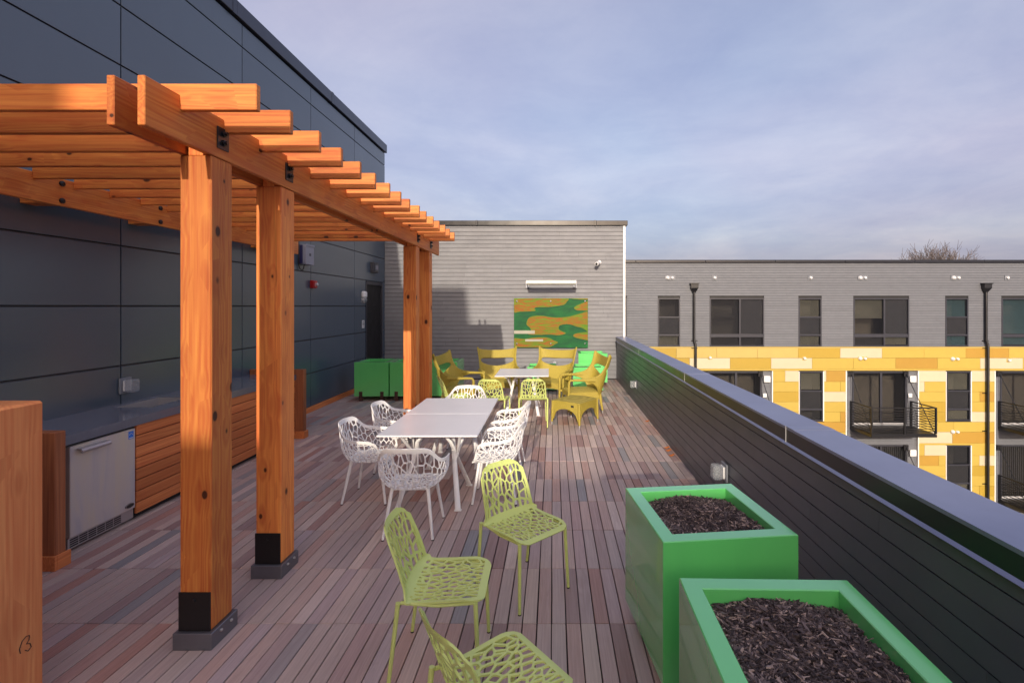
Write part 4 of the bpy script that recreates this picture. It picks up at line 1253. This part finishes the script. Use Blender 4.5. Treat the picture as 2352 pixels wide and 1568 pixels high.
mulch('bark_mulch', (0.902, 1.716, 0), R(-1.3), 8201, 'dark bark mulch filling the nearest green planter')

# ================================================================== CHAIRS
def interp(v, tab):
    for (a, b), (c_, d) in zip(tab, tab[1:]):
        if v <= c_:
            t = (v - a) / (c_ - a); t = max(0, t); return b + (d - b) * t
    return tab[-1][1]
def spline_profile(pts, n=12):
    out = []
    for i in range(len(pts) - 1):
        p0, p1, p2, p3 = pts[max(i - 1, 0)], pts[i], pts[i + 1], pts[min(i + 2, len(pts) - 1)]
        for k in range(n):
            t = k / n
            f = lambda a, b, c, d: 0.5 * (2 * b + (c - a) * t + (2 * a - 5 * b + 4 * c - d) * t * t + (3 * b - a - 3 * c + d) * t ** 3)
            out.append((f(p0[0], p1[0], p2[0], p3[0]), f(p0[1], p1[1], p2[1], p3[1])))
    out.append(pts[-1]); return out

# --- lime side chair
prof = spline_profile([(0.235, 0.438), (0.21, 0.449), (0.10, 0.447), (-0.04, 0.440), (-0.14, 0.442), (-0.195, 0.468), (-0.228, 0.53), (-0.262, 0.64), (-0.305, 0.76), (-0.325, 0.815)])
plen = [0]
for a, b in zip(prof, prof[1:]): plen.append(plen[-1] + math.dist(a, b))
VM = plen[-1]
def on_prof(v):
    v = min(max(v, 0), VM)
    k = min(int(np.searchsorted(plen, v)), len(plen) - 1); k = max(k, 1)
    t = (v - plen[k - 1]) / (plen[k] - plen[k - 1])
    a, b = prof[k - 1], prof[k]
    return a[0] + (b[0] - a[0]) * t, a[1] + (b[1] - a[1]) * t
def lime_map(u, v):
    x, z = on_prof(v)
    s = min(max((v - 0.36) / 0.16, 0), 1); s = s * s * (3 - 2 * s)
    q = (u / 0.23) ** 2
    dish = 0.018 * q * min(1, v / 0.10) * (1 - s)
    return (x + s * 0.055 * q, u * (1 - 0.03 * s * q), z + dish)
wtab = [(0, 0.155), (0.012, 0.185), (0.035, 0.207), (0.07, 0.218), (0.30, 0.224), (0.375, 0.226), (0.395, 0.246), (0.42, 0.252), (0.44, 0.240), (0.47, 0.222), (0.60, 0.214), (0.75, 0.198), (VM - 0.07, 0.184), (VM - 0.03, 0.166), (VM - 0.010, 0.14), (VM, 0.105)]
vs_ = [0, 0.004, 0.012, 0.022, 0.035, 0.05, 0.07] + list(np.arange(0.10, 0.37, 0.03)) + [0.375, 0.385, 0.395, 0.407, 0.42, 0.43, 0.44, 0.455, 0.47] + list(np.arange(0.50, VM - 0.07, 0.03)) + [VM - 0.07, VM - 0.05, VM - 0.03, VM - 0.02, VM - 0.010, VM - 0.004, VM]
right = [(interp(v, wtab), v) for v in vs_]
outl = right + [(-a, b) for a, b in reversed(right)]
def inner(v0, v1, rimw, n=8):
    r = []
    for k in range(n + 1):
        v = v0 + (v1 - v0) * k / n
        r.append((max(0.02, min(interp(v, wtab), 0.224) - rimw), v))
    return r + [(-a, b) for a, b in reversed(r)]
def seeds(u0, u1, v0, v1, du, dv, rnd, jit=0.42):
    s, row = [], 0
    v = v0
    while v < v1 + dv * 0.5:
        u = u0 + (du / 2 if row % 2 else 0)
        while u < u1 + du * 0.5:
            s.append((u + rnd.uniform(-jit, jit) * du, v + rnd.uniform(-jit, jit) * dv)); u += du
        v += dv; row += 1
    return s
def convex_clip_region(poly):   # keep convex by clipping a box with its edges
    return poly
rc = random.Random(21)
hb = voronoi_holes(inner(0.452, VM - 0.030, 0.017), seeds(-0.19, 0.19, 0.49, 0.82, 0.047, 0.062, rc, 0.48), lambda u, v: 0.0095 + 0.013 * max(0, (0.60 - v) / 0.15), (1.0, 0.55), 0.00008)
hs = voronoi_holes(inner(0.036, 0.412, 0.017), seeds(-0.19, 0.19, 0.05, 0.40, 0.040, 0.050, rc, 0.48), lambda u, v: 0.0100 + 0.010 * max(0, (v - 0.30) / 0.1), (1, 0.6), 0.00007)
lime_shell = sheet(outl, hb + hs, lime_map, 0.009)

def chair_legs(root, tops, feet, mat_, r0=0.0125, r1=0.0105):
    for (a, b) in zip(tops, feet):
        lg_ = MB().tube([a, (a[0] + (b[0] - a[0]) * 0.5, a[1] + (b[1] - a[1]) * 0.5, a[2] * 0.5), (b[0], b[1], 0.008)], [r0, (r0 + r1) / 2, r1], 12).build('leg', mat_, root, smooth=True)
        MB().tube([(b[0], b[1], 0.0), (b[0], b[1], 0.0078)], r1 * 1.02, 12).build('foot_cap', 'footcap', lg_)
lc = local(thing('side_chair', 'x', 'chair'))
lime_shell.build('shell', 'lime', lc, smooth=55)
for s in (-1, 1):
    MB().tube([(0.19, s * 0.205, 0.445), (0.0, s * 0.212, 0.436), (-0.19, s * 0.225, 0.462)], 0.009, 8).build('seat_frame', 'lime', lc, smooth=True)
chair_legs(lc, [(0.195, 0.206, 0.446), (0.195, -0.206, 0.446), (-0.20, 0.236, 0.468), (-0.20, -0.236, 0.468)], [(0.215, 0.222), (0.215, -0.222), (-0.255, 0.232), (-0.255, -0.232)], 'lime')

# --- white armchair
def wall_plan(phi):
    c_, s = math.cos(phi), math.sin(phi); e = 2 / 2.9
    return (-0.265 * math.copysign(abs(c_) ** e, c_), 0.282 * math.copysign(abs(s) ** e, s))
PM = R(128)
ph = np.linspace(-PM, PM, 200); pl_ = [wall_plan(p) for p in ph]
sl_ = [0]
for a, b in zip(pl_, pl_[1:]): sl_.append(sl_[-1] + math.dist(a, b))
SL = sl_[-1]
def phi_of(s): return float(np.interp(s + SL / 2, sl_, ph))
def rim_h(phi):
    a = abs(math.degrees(phi))
    return interp(a, [(0, 0.805), (24, 0.80), (34, 0.785), (44, 0.745), (54, 0.700), (64, 0.675), (80, 0.662), (100, 0.650), (112, 0.625), (120, 0.575), (125, 0.525), (128, 0.49)])
QH = 0.33
def arm_map(s, q):
    phi = phi_of(s); tau = q / QH
    x, y = wall_plan(phi); h = rim_h(phi); a = abs(math.degrees(phi))
    k = 0.74 + 0.26 * math.sin(min(1, tau / 0.6) * math.pi / 2)
    back = max(0, 1 - a / 70)
    z = 0.425 + (h - 0.425) * (tau ** 1.25 if tau > 0 else 0)
    flare = 1 + 0.05 * tau * (1 - back)
    return (x * k - 0.05 * tau * tau * back, y * k * flare, z)
H2 = SL / 2
outw = [(-H2, 0), (H2, 0), (H2, QH - 0.06), (H2 - 0.012, QH - 0.02), (H2 - 0.04, QH), (-H2 + 0.04, QH), (-H2 + 0.012, QH - 0.02), (-H2, QH - 0.06)]
outw = [p for i in range(len(outw)) for p in resample([outw[i], outw[(i + 1) % len(outw)]], 0.02)[:-1 if False else None][:max(1, int(math.ceil(math.dist(outw[i], outw[(i + 1) % len(outw)]) / 0.02)))]]
rc = random.Random(33)
hw = voronoi_holes([(-H2 + 0.018, 0.012), (H2 - 0.018, 0.012), (H2 - 0.03, QH - 0.024), (-H2 + 0.03, QH - 0.024)], seeds(-H2, H2, 0.02, QH, 0.058, 0.060, rc, 0.48), lambda u, v: 0.0085, (1.0, 0.66), 0.00009)
arm_shell = sheet(outw, hw, arm_map, 0.008)
seatp = []
for p in np.linspace(-PM, PM, 40):
    x, y = wall_plan(p); seatp.append((x * 0.75, y * 0.75))
seatp = seatp  # from +x,-y round the back to +x,+y
xf = 0.225
seatp = [(xf, -0.17)] + [p for p in seatp if True] + [(xf, 0.17)]
if area(seatp) < 0: seatp = seatp[::-1]
inn = [(p[0] * 0.93, p[1] * 0.93) for p in seatp]
hsw = voronoi_holes(inn, seeds(-0.2, 0.22, -0.2, 0.2, 0.054, 0.044, rc, 0.48), lambda u, v: 0.0100, (1, 1), 0.00012)
arm_seat = sheet(seatp, hsw, lambda x, y: (x, y, 0.428 - 0.012 * (1 - (x * x + y * y) / 0.06) - (0.02 * max(0, (x - 0.15) / 0.08) ** 2)), 0.008)
ac = local(thing('armchair', 'x', 'chair'))
arm_shell.build('shell', 'white', ac, smooth=55)
arm_seat.build('seat', 'white', ac, smooth=55)
rm_ = MB(); rm_.tube([Vector(arm_map(s, QH)) for s in np.linspace(-H2 + 0.04, H2 - 0.04, 60)], 0.0065, 6)
rm_.build('rim', 'white', ac, smooth=True)
for s in (-1, 1):
    MB().tube([(0.15, s * 0.155, 0.415), (-0.15, s * 0.155, 0.415)], 0.011, 8).build('seat_frame', 'white', ac, smooth=True)
    MB().tube([(s * 0.15, -0.144, 0.413), (s * 0.15, 0.144, 0.413)], 0.011, 8).build('seat_frame', 'white', ac, smooth=True)
chair_legs(ac, [(0.15, 0.155, 0.418), (0.15, -0.155, 0.418), (-0.15, 0.155, 0.418), (-0.15, -0.155, 0.418)], [(0.215, 0.212), (0.215, -0.212), (-0.225, 0.212), (-0.225, -0.212)], 'white', 0.0165, 0.0115)

GW = 'white armchairs around the long table'
F = {'+x': 0, '+y': 90, '-x': 180, '-y': -90}
arm_spots = [(-1.245, 4.315, 91, 'white perforated armchair at the near end of the long table, its back to the viewer'),
             (-1.905, 5.04, 0, 'white perforated armchair on the left of the long table, the nearer one'),
             (-1.905, 5.92, -2, 'white perforated armchair on the left of the long table, the farther one'),
             (-0.600, 5.03, 181, 'white perforated armchair on the right of the long table, the nearer one'),
             (-0.590, 5.93, 179, 'white perforated armchair on the right of the long table, the farther one'),
             (-1.27, 6.92, -90, 'white perforated armchair at the far end of the long table, mostly hidden by its top')]
for k, (x, y, a, lab) in enumerate(arm_spots):
    o = ac if k == 0 else copy_tree(ac)
    place(o, (x, y, 0), R(a), lab, GW)
GL = 'lime perforated side chairs'
lime_spots = [(-0.605, 2.715, 1, 'lime green side chair at the centre, turned right, seat fully in view'),
              (-0.20, 3.41, -47, 'lime green side chair with sunlit top of the back, angled toward the planters'),
              (-0.21, 1.985, 40, 'nearest lime green side chair, cut off by the bottom edge'),
              (-0.33, 8.10, 92, 'lime green side chair at the far square table, the right one seen from behind'),
              (-0.985, 8.06, 80, 'lime green side chair at the far square table, the middle one seen from behind'),
              (-1.66, 8.22, 22, 'lime green side chair left of the far table, seen edge on beside the post')]
for k, (x, y, a, lab) in enumerate(lime_spots):
    o = lc if k == 0 else copy_tree(lc)
    place(o, (x, y, 0), R(a), lab, GL)

# ================================================================== TABLES
def make_table(name, label, cat, w, l, split, loc, rz, span):
    t = local(thing(name, label, cat, loc, rz))
    if split:
        for s in (-1, 1):
            y0, y1 = (-l / 2, -0.0025) if s < 0 else (0.0025, l / 2)
            MB().box(-w / 2, w / 2, y0, y1, 0.722, 0.740, bev=0.004).build('table_top', 'tabletop', t)
    else: MB().box(-w / 2, w / 2, -l / 2, l / 2, 0.722, 0.740, bev=0.004).build('table_top', 'tabletop', t)
    m = MB()
    for s in (-1, 1): m.box(s * w * 0.30 - 0.02, s * w * 0.30 + 0.02, -l * 0.42, l * 0.42, 0.690, 0.7215)
    m.build('under_rail', 'white', t)
    for c_, reach in span:
        tr_ = MB()
        for s in (-1, 1):
            # hoop leg: two feet on one side, hoop on the other; the pair crosses like an X
            yf, yt = c_ + s * reach, c_ - s * reach * 0.20
            k = 0.60
            pts = [(-0.30, yf, 0.010), (-0.30 + 0.13, yt, 0.60), (-0.12, yt - s * 0.01, 0.655), (0.12, yt - s * 0.01, 0.655), (0.30 - 0.13, yt, 0.60), (0.30, yf, 0.010)]
            lg_ = MB().tube(pts, [0.028, 0.022, 0.020, 0.020, 0.022, 0.028], 8, flat=0.55).build('hoop_leg', 'white', t, smooth=50)
            for q in (-1, 1):
                MB().tube([(q * 0.21, yf + (yt - yf) * 0.62, 0.385), (q * w * 0.30, c_ - s * reach * 0.62, 0.689)], 0.016, 8).build('strut', 'white', lg_)
                MB().box(q * 0.30 - 0.034, q * 0.30 + 0.034, yf - 0.018, yf + 0.018, 0, 0.0095).build('foot_pad', 'white', lg_)
    return t
make_table('dining_table', 'long white rectangular table with a centre seam, six white armchairs round it', 'table', 0.985, 1.90, True, (-1.235, 5.62, 0), R(0.3), [(-0.60, 0.33), (0.60, 0.33)])
make_table('square_table', 'small white square table at the far end beside wicker chairs', 'table', 0.98, 1.02, False, (-0.57, 9.17, 0), R(0.5), [(0.0, 0.42)])

# ================================================================== WICKER LOUNGE CHAIRS
right = [(0.0, 0.0), (0.16, 0.0), (0.28, 0.02), (0.35, 0.10), (0.43, 0.20), (0.53, 0.265), (0.64, 0.300), (0.64, 0.335), (0.53, 0.355), (0.45, 0.395), (0.405, 0.46), (0.39, 0.53), (0.395, 0.60), (0.42, 0.68), (0.455, 0.755), (0.44, 0.770), (0.36, 0.735), (0.24, 0.705), (0.12, 0.690), (0.0, 0.686)]
rs2 = spline_profile(right, 4)
outk = rs2 + [(-a, b) for a, b in reversed(rs2) if a > 1e-4]
hole = [(0.0, 0.345), (0.12, 0.360), (0.24, 0.405), (0.315, 0.455), (0.335, 0.495), (0.315, 0.530), (0.24, 0.545), (0.12, 0.540), (0.0, 0.538)]
hh = spline_profile(hole, 4); holek = hh + [(-a, b) for a, b in reversed(hh) if a > 1e-4]
UU = np.linspace(0, 0.8, 161)
def alpha(u): s = min(max((u - 0.10) / 0.36, 0), 1); return R(86) * s * s * (3 - 2 * s)
ux, uy = [0.0], [0.0]
for a, b in zip(UU, UU[1:]):
    m_ = alpha((a + b) / 2); ux.append(ux[-1] + math.sin(m_) * (b - a)); uy.append(uy[-1] + math.cos(m_) * (b - a))
UYMAX = float(np.interp(0.46, UU, uy))
def lounge_map(u, v):
    a = abs(u)
    x = float(np.interp(a, UU, ux)); y = float(np.interp(a, UU, uy)) * 0.40 / UYMAX * 1.0
    up = max(0.0, (v - 0.36) / 0.4)                    # the headband opens out
    x *= (1 - 0.55 * min(1, up)); y *= (1 + 0.08 * min(1, up))
    low = max(0, 1 - v / 0.3)
    return (-0.30 - 0.26 * v + x + 0.06 * low * 0, math.copysign(y, u) * (1 - 0.12 * low), 0.315 + v)
loc_ = local(thing('lounge_chair', 'x', 'lounge chair'))
sheet(outk, [holek], lounge_map, 0.028, 0.03, 0.04).build('back_shell', 'wicker', loc_, smooth=60)
# rolled edge round the opening and the headband
e_ = MB(); pts = [Vector(lounge_map(*p)) for p in resample(holek, 0.04)]; e_.tube(pts + [pts[0]], 0.016, 6, caps=False); e_.build('opening_edge', 'wicker', loc_, smooth=True)
e_ = MB(); pts = [Vector(lounge_map(*p)) for p in resample(outk, 0.04)]; e_.tube(pts + [pts[0]], 0.017, 6, caps=False); e_.build('shell_edge', 'wicker', loc_, smooth=True)
# seat: crowned block with arched front apron
n = 14; se = MB(); vs = []
def seat_top(u, w): return 0.395 + 0.035 * (1 - (2 * w) ** 4) * (1 - (2 * u) ** 4)
W_ = 0.31
for a in range(n + 1):
    for c_ in range(n + 1):
        u, w = a / n - 0.5, c_ / n - 0.5
        vs.append((0.02 + u * 0.60, w * 2 * W_ * (1 - 0.06 * (0.5 - u)), seat_top(u, w)))
for a in range(n + 1):
    for c_ in range(n + 1):
        u, w = a / n - 0.5, c_ / n - 0.5
        vs.append((0.02 + u * 0.58, w * 2 * (W_ - 0.01), 0.255 + 0.035 * (1 - (2 * w) ** 2)))
N1 = n + 1
fs = [(a * N1 + b, (a + 1) * N1 + b, (a + 1) * N1 + b + 1, a * N1 + b + 1) for a in range(n) for b in range(n)]
fs += [tuple(reversed([i + N1 * N1 for i in f])) for f in fs]
per = [(0, b) for b in range(n)] + [(a, n) for a in range(n)] + [(n, b) for b in range(n, 0, -1)] + [(a, 0) for a in range(n, 0, -1)]
for (a, b), (c_, d) in zip(per, per[1:] + per[:1]):
    i, j = a * N1 + b, c_ * N1 + d
    fs.append((i, j, j + N1 * N1, i + N1 * N1))
se.add(vs, fs); se.build('seat', 'wicker', loc_, smooth=50)
for s in (-1, 1):
    tipw = Vector(lounge_map(s * 0.60, 0.318))
    arm_ = MB().tube([tipw + Vector((-0.10, 0, -0.004)), tipw, Vector((0.24, s * 0.385, 0.640)), Vector((0.325, s * 0.365, 0.636)), Vector((0.352, s * 0.358, 0.600)), Vector((0.355, s * 0.357, 0.40)), Vector((0.362, s * 0.36, 0.055))],
              [0.034, 0.030, 0.024, 0.022, 0.024, 0.025, 0.017], 10).build('arm', 'wicker', loc_, smooth=True)
    MB().tube([(0.362, s * 0.36, 0.0), (0.362, s * 0.36, 0.054)], 0.014, 10).build('foot', 'steel', arm_)
    MB().tube([(0.352, s * 0.358, 0.33), (0.20, s * 0.31, 0.32)], 0.024, 8).build('brace', 'wicker', arm_)
    lg_ = MB().tube([(-0.26, s * 0.27, 0.40), (-0.28, s * 0.31, 0.20), (-0.30, s * 0.335, 0.055)], [0.034, 0.026, 0.017], 10).build('leg', 'wicker', loc_, smooth=True)
    MB().tube([(-0.30, s * 0.335, 0.0), (-0.30, s * 0.335, 0.054)], 0.014, 10).build('foot', 'steel', lg_)
GR = 'wicker lounge chairs'
lsp = [(-1.80, 9.45, -8, 'olive wicker lounge chair on the left beside the green planters, facing right'),
       (-1.15, 10.32, -76, 'olive wicker lounge chair behind the far table, half in shade, facing the viewer'),
       (-0.02, 10.30, -108, 'olive wicker lounge chair behind the far table in full sun, below the painting'),
       (0.56, 9.22, 193, 'olive wicker lounge chair on the right facing left, behind the footstool')]
for k, (x, y, a, lab) in enumerate(lsp):
    o = loc_ if k == 0 else copy_tree(loc_)
    place(o, (x, y, 0), R(a), lab, GR)

# footstool
ot = local(thing('footstool', 'olive wicker footstool with arched sides in front of the right lounge chair', 'footstool', (0.38, 8.215, 0), R(-35)))
hx, hy = 0.262, 0.288
def ftop(u, w): return 0.405 + 0.022 * (1 - u * u) * (1 - 0.5 * w * w)
n = 10; N1 = n + 1; vs = []
for a in range(n + 1):
    for c_ in range(n + 1):
        u, w = 2 * a / n - 1, 2 * c_ / n - 1
        vs.append((u * hx, w * hy, ftop(u, w)))
tp_ = MB().add(vs, [(a * N1 + b, (a + 1) * N1 + b, (a + 1) * N1 + b + 1, a * N1 + b + 1) for a in range(n) for b in range(n)])
tp_.build('top', 'wicker', ot, smooth='all')
def apron(axis, sgn):
    half = hx if axis == 0 else hy
    pl2 = [(-half, 0.40), (-half, 0.10), (-half + 0.02, 0.10)]
    for k in range(13):
        t = -1 + 2 * k / 12
        pl2.append((t * (half - 0.025), 0.12 + 0.17 * math.sqrt(max(0, 1 - t * t))))
    pl2 += [(half - 0.02, 0.10), (half, 0.10), (half, 0.40)]
    top = []
    for k in range(9):
        t = 1 - 2 * k / 8
        top.append((t * half, ftop(t, 1) if axis == 0 else ftop(1, t)))
    poly = pl2[1:-1] + top
    def fm(u, v):
        bow = 0.012 * (1 - (u / half) ** 2)
        return (u, sgn * (hy + bow), v) if axis == 0 else (sgn * (hx + bow), u, v)
    sheet(poly, [], fm, 0.02, 0.03, 0.05).build('apron', 'wicker', ot, smooth=50)
for ax in (0, 1):
    for s in (-1, 1): apron(ax, s)
for sx in (-1, 1):
    for sy in (-1, 1):
        lg_ = MB().tube([(sx * hx, sy * hy, 0.405), (sx * (hx + 0.004), sy * (hy + 0.004), 0.22), (sx * (hx + 0.012), sy * (hy + 0.012), 0.05)], [0.024, 0.026, 0.017], 10).build('leg', 'wicker', ot, smooth=True)
        MB().tube([(sx * (hx + 0.012), sy * (hy + 0.012), 0), (sx * (hx + 0.012), sy * (hy + 0.012), 0.049)], 0.014, 10).build('foot', 'steel', lg_)
MB().box(0.12, 0.17, -hy - 0.028, -hy - 0.022, 0.335, 0.365).build('tag', 'ink', ot)

# a few dry leaves caught along the parapet
for k, (px_, y) in enumerate(((0.0, 8.3), (-0.015, 6.75), (-0.02, 6.62), (-0.03, 6.4))):
    x = parx(y) - 0.05 + px_
    vs = [(x - 0.045, y, 0.012), (x - 0.01, y - 0.03, 0.004), (x + 0.04, y - 0.01, 0.022), (x + 0.035, y + 0.025, 0.026), (x - 0.005, y + 0.03, 0.006), (x, y, 0.02)]
    o = MB().add(vs, [(0, 1, 5), (1, 2, 5), (2, 3, 5), (3, 4, 5), (4, 0, 5)]).build('dry_leaf', 'leaf')
    tag(o, ('farthest dry orange leaf at the foot of the parapet, alone', 'dry orange leaf at the parapet foot, farthest of the cluster of three',
            'dry orange leaf at the parapet foot, middle of the cluster of three', 'dry orange leaf at the parapet foot, nearest of the cluster of three')[k], 'leaf', 'dry leaves along the parapet')
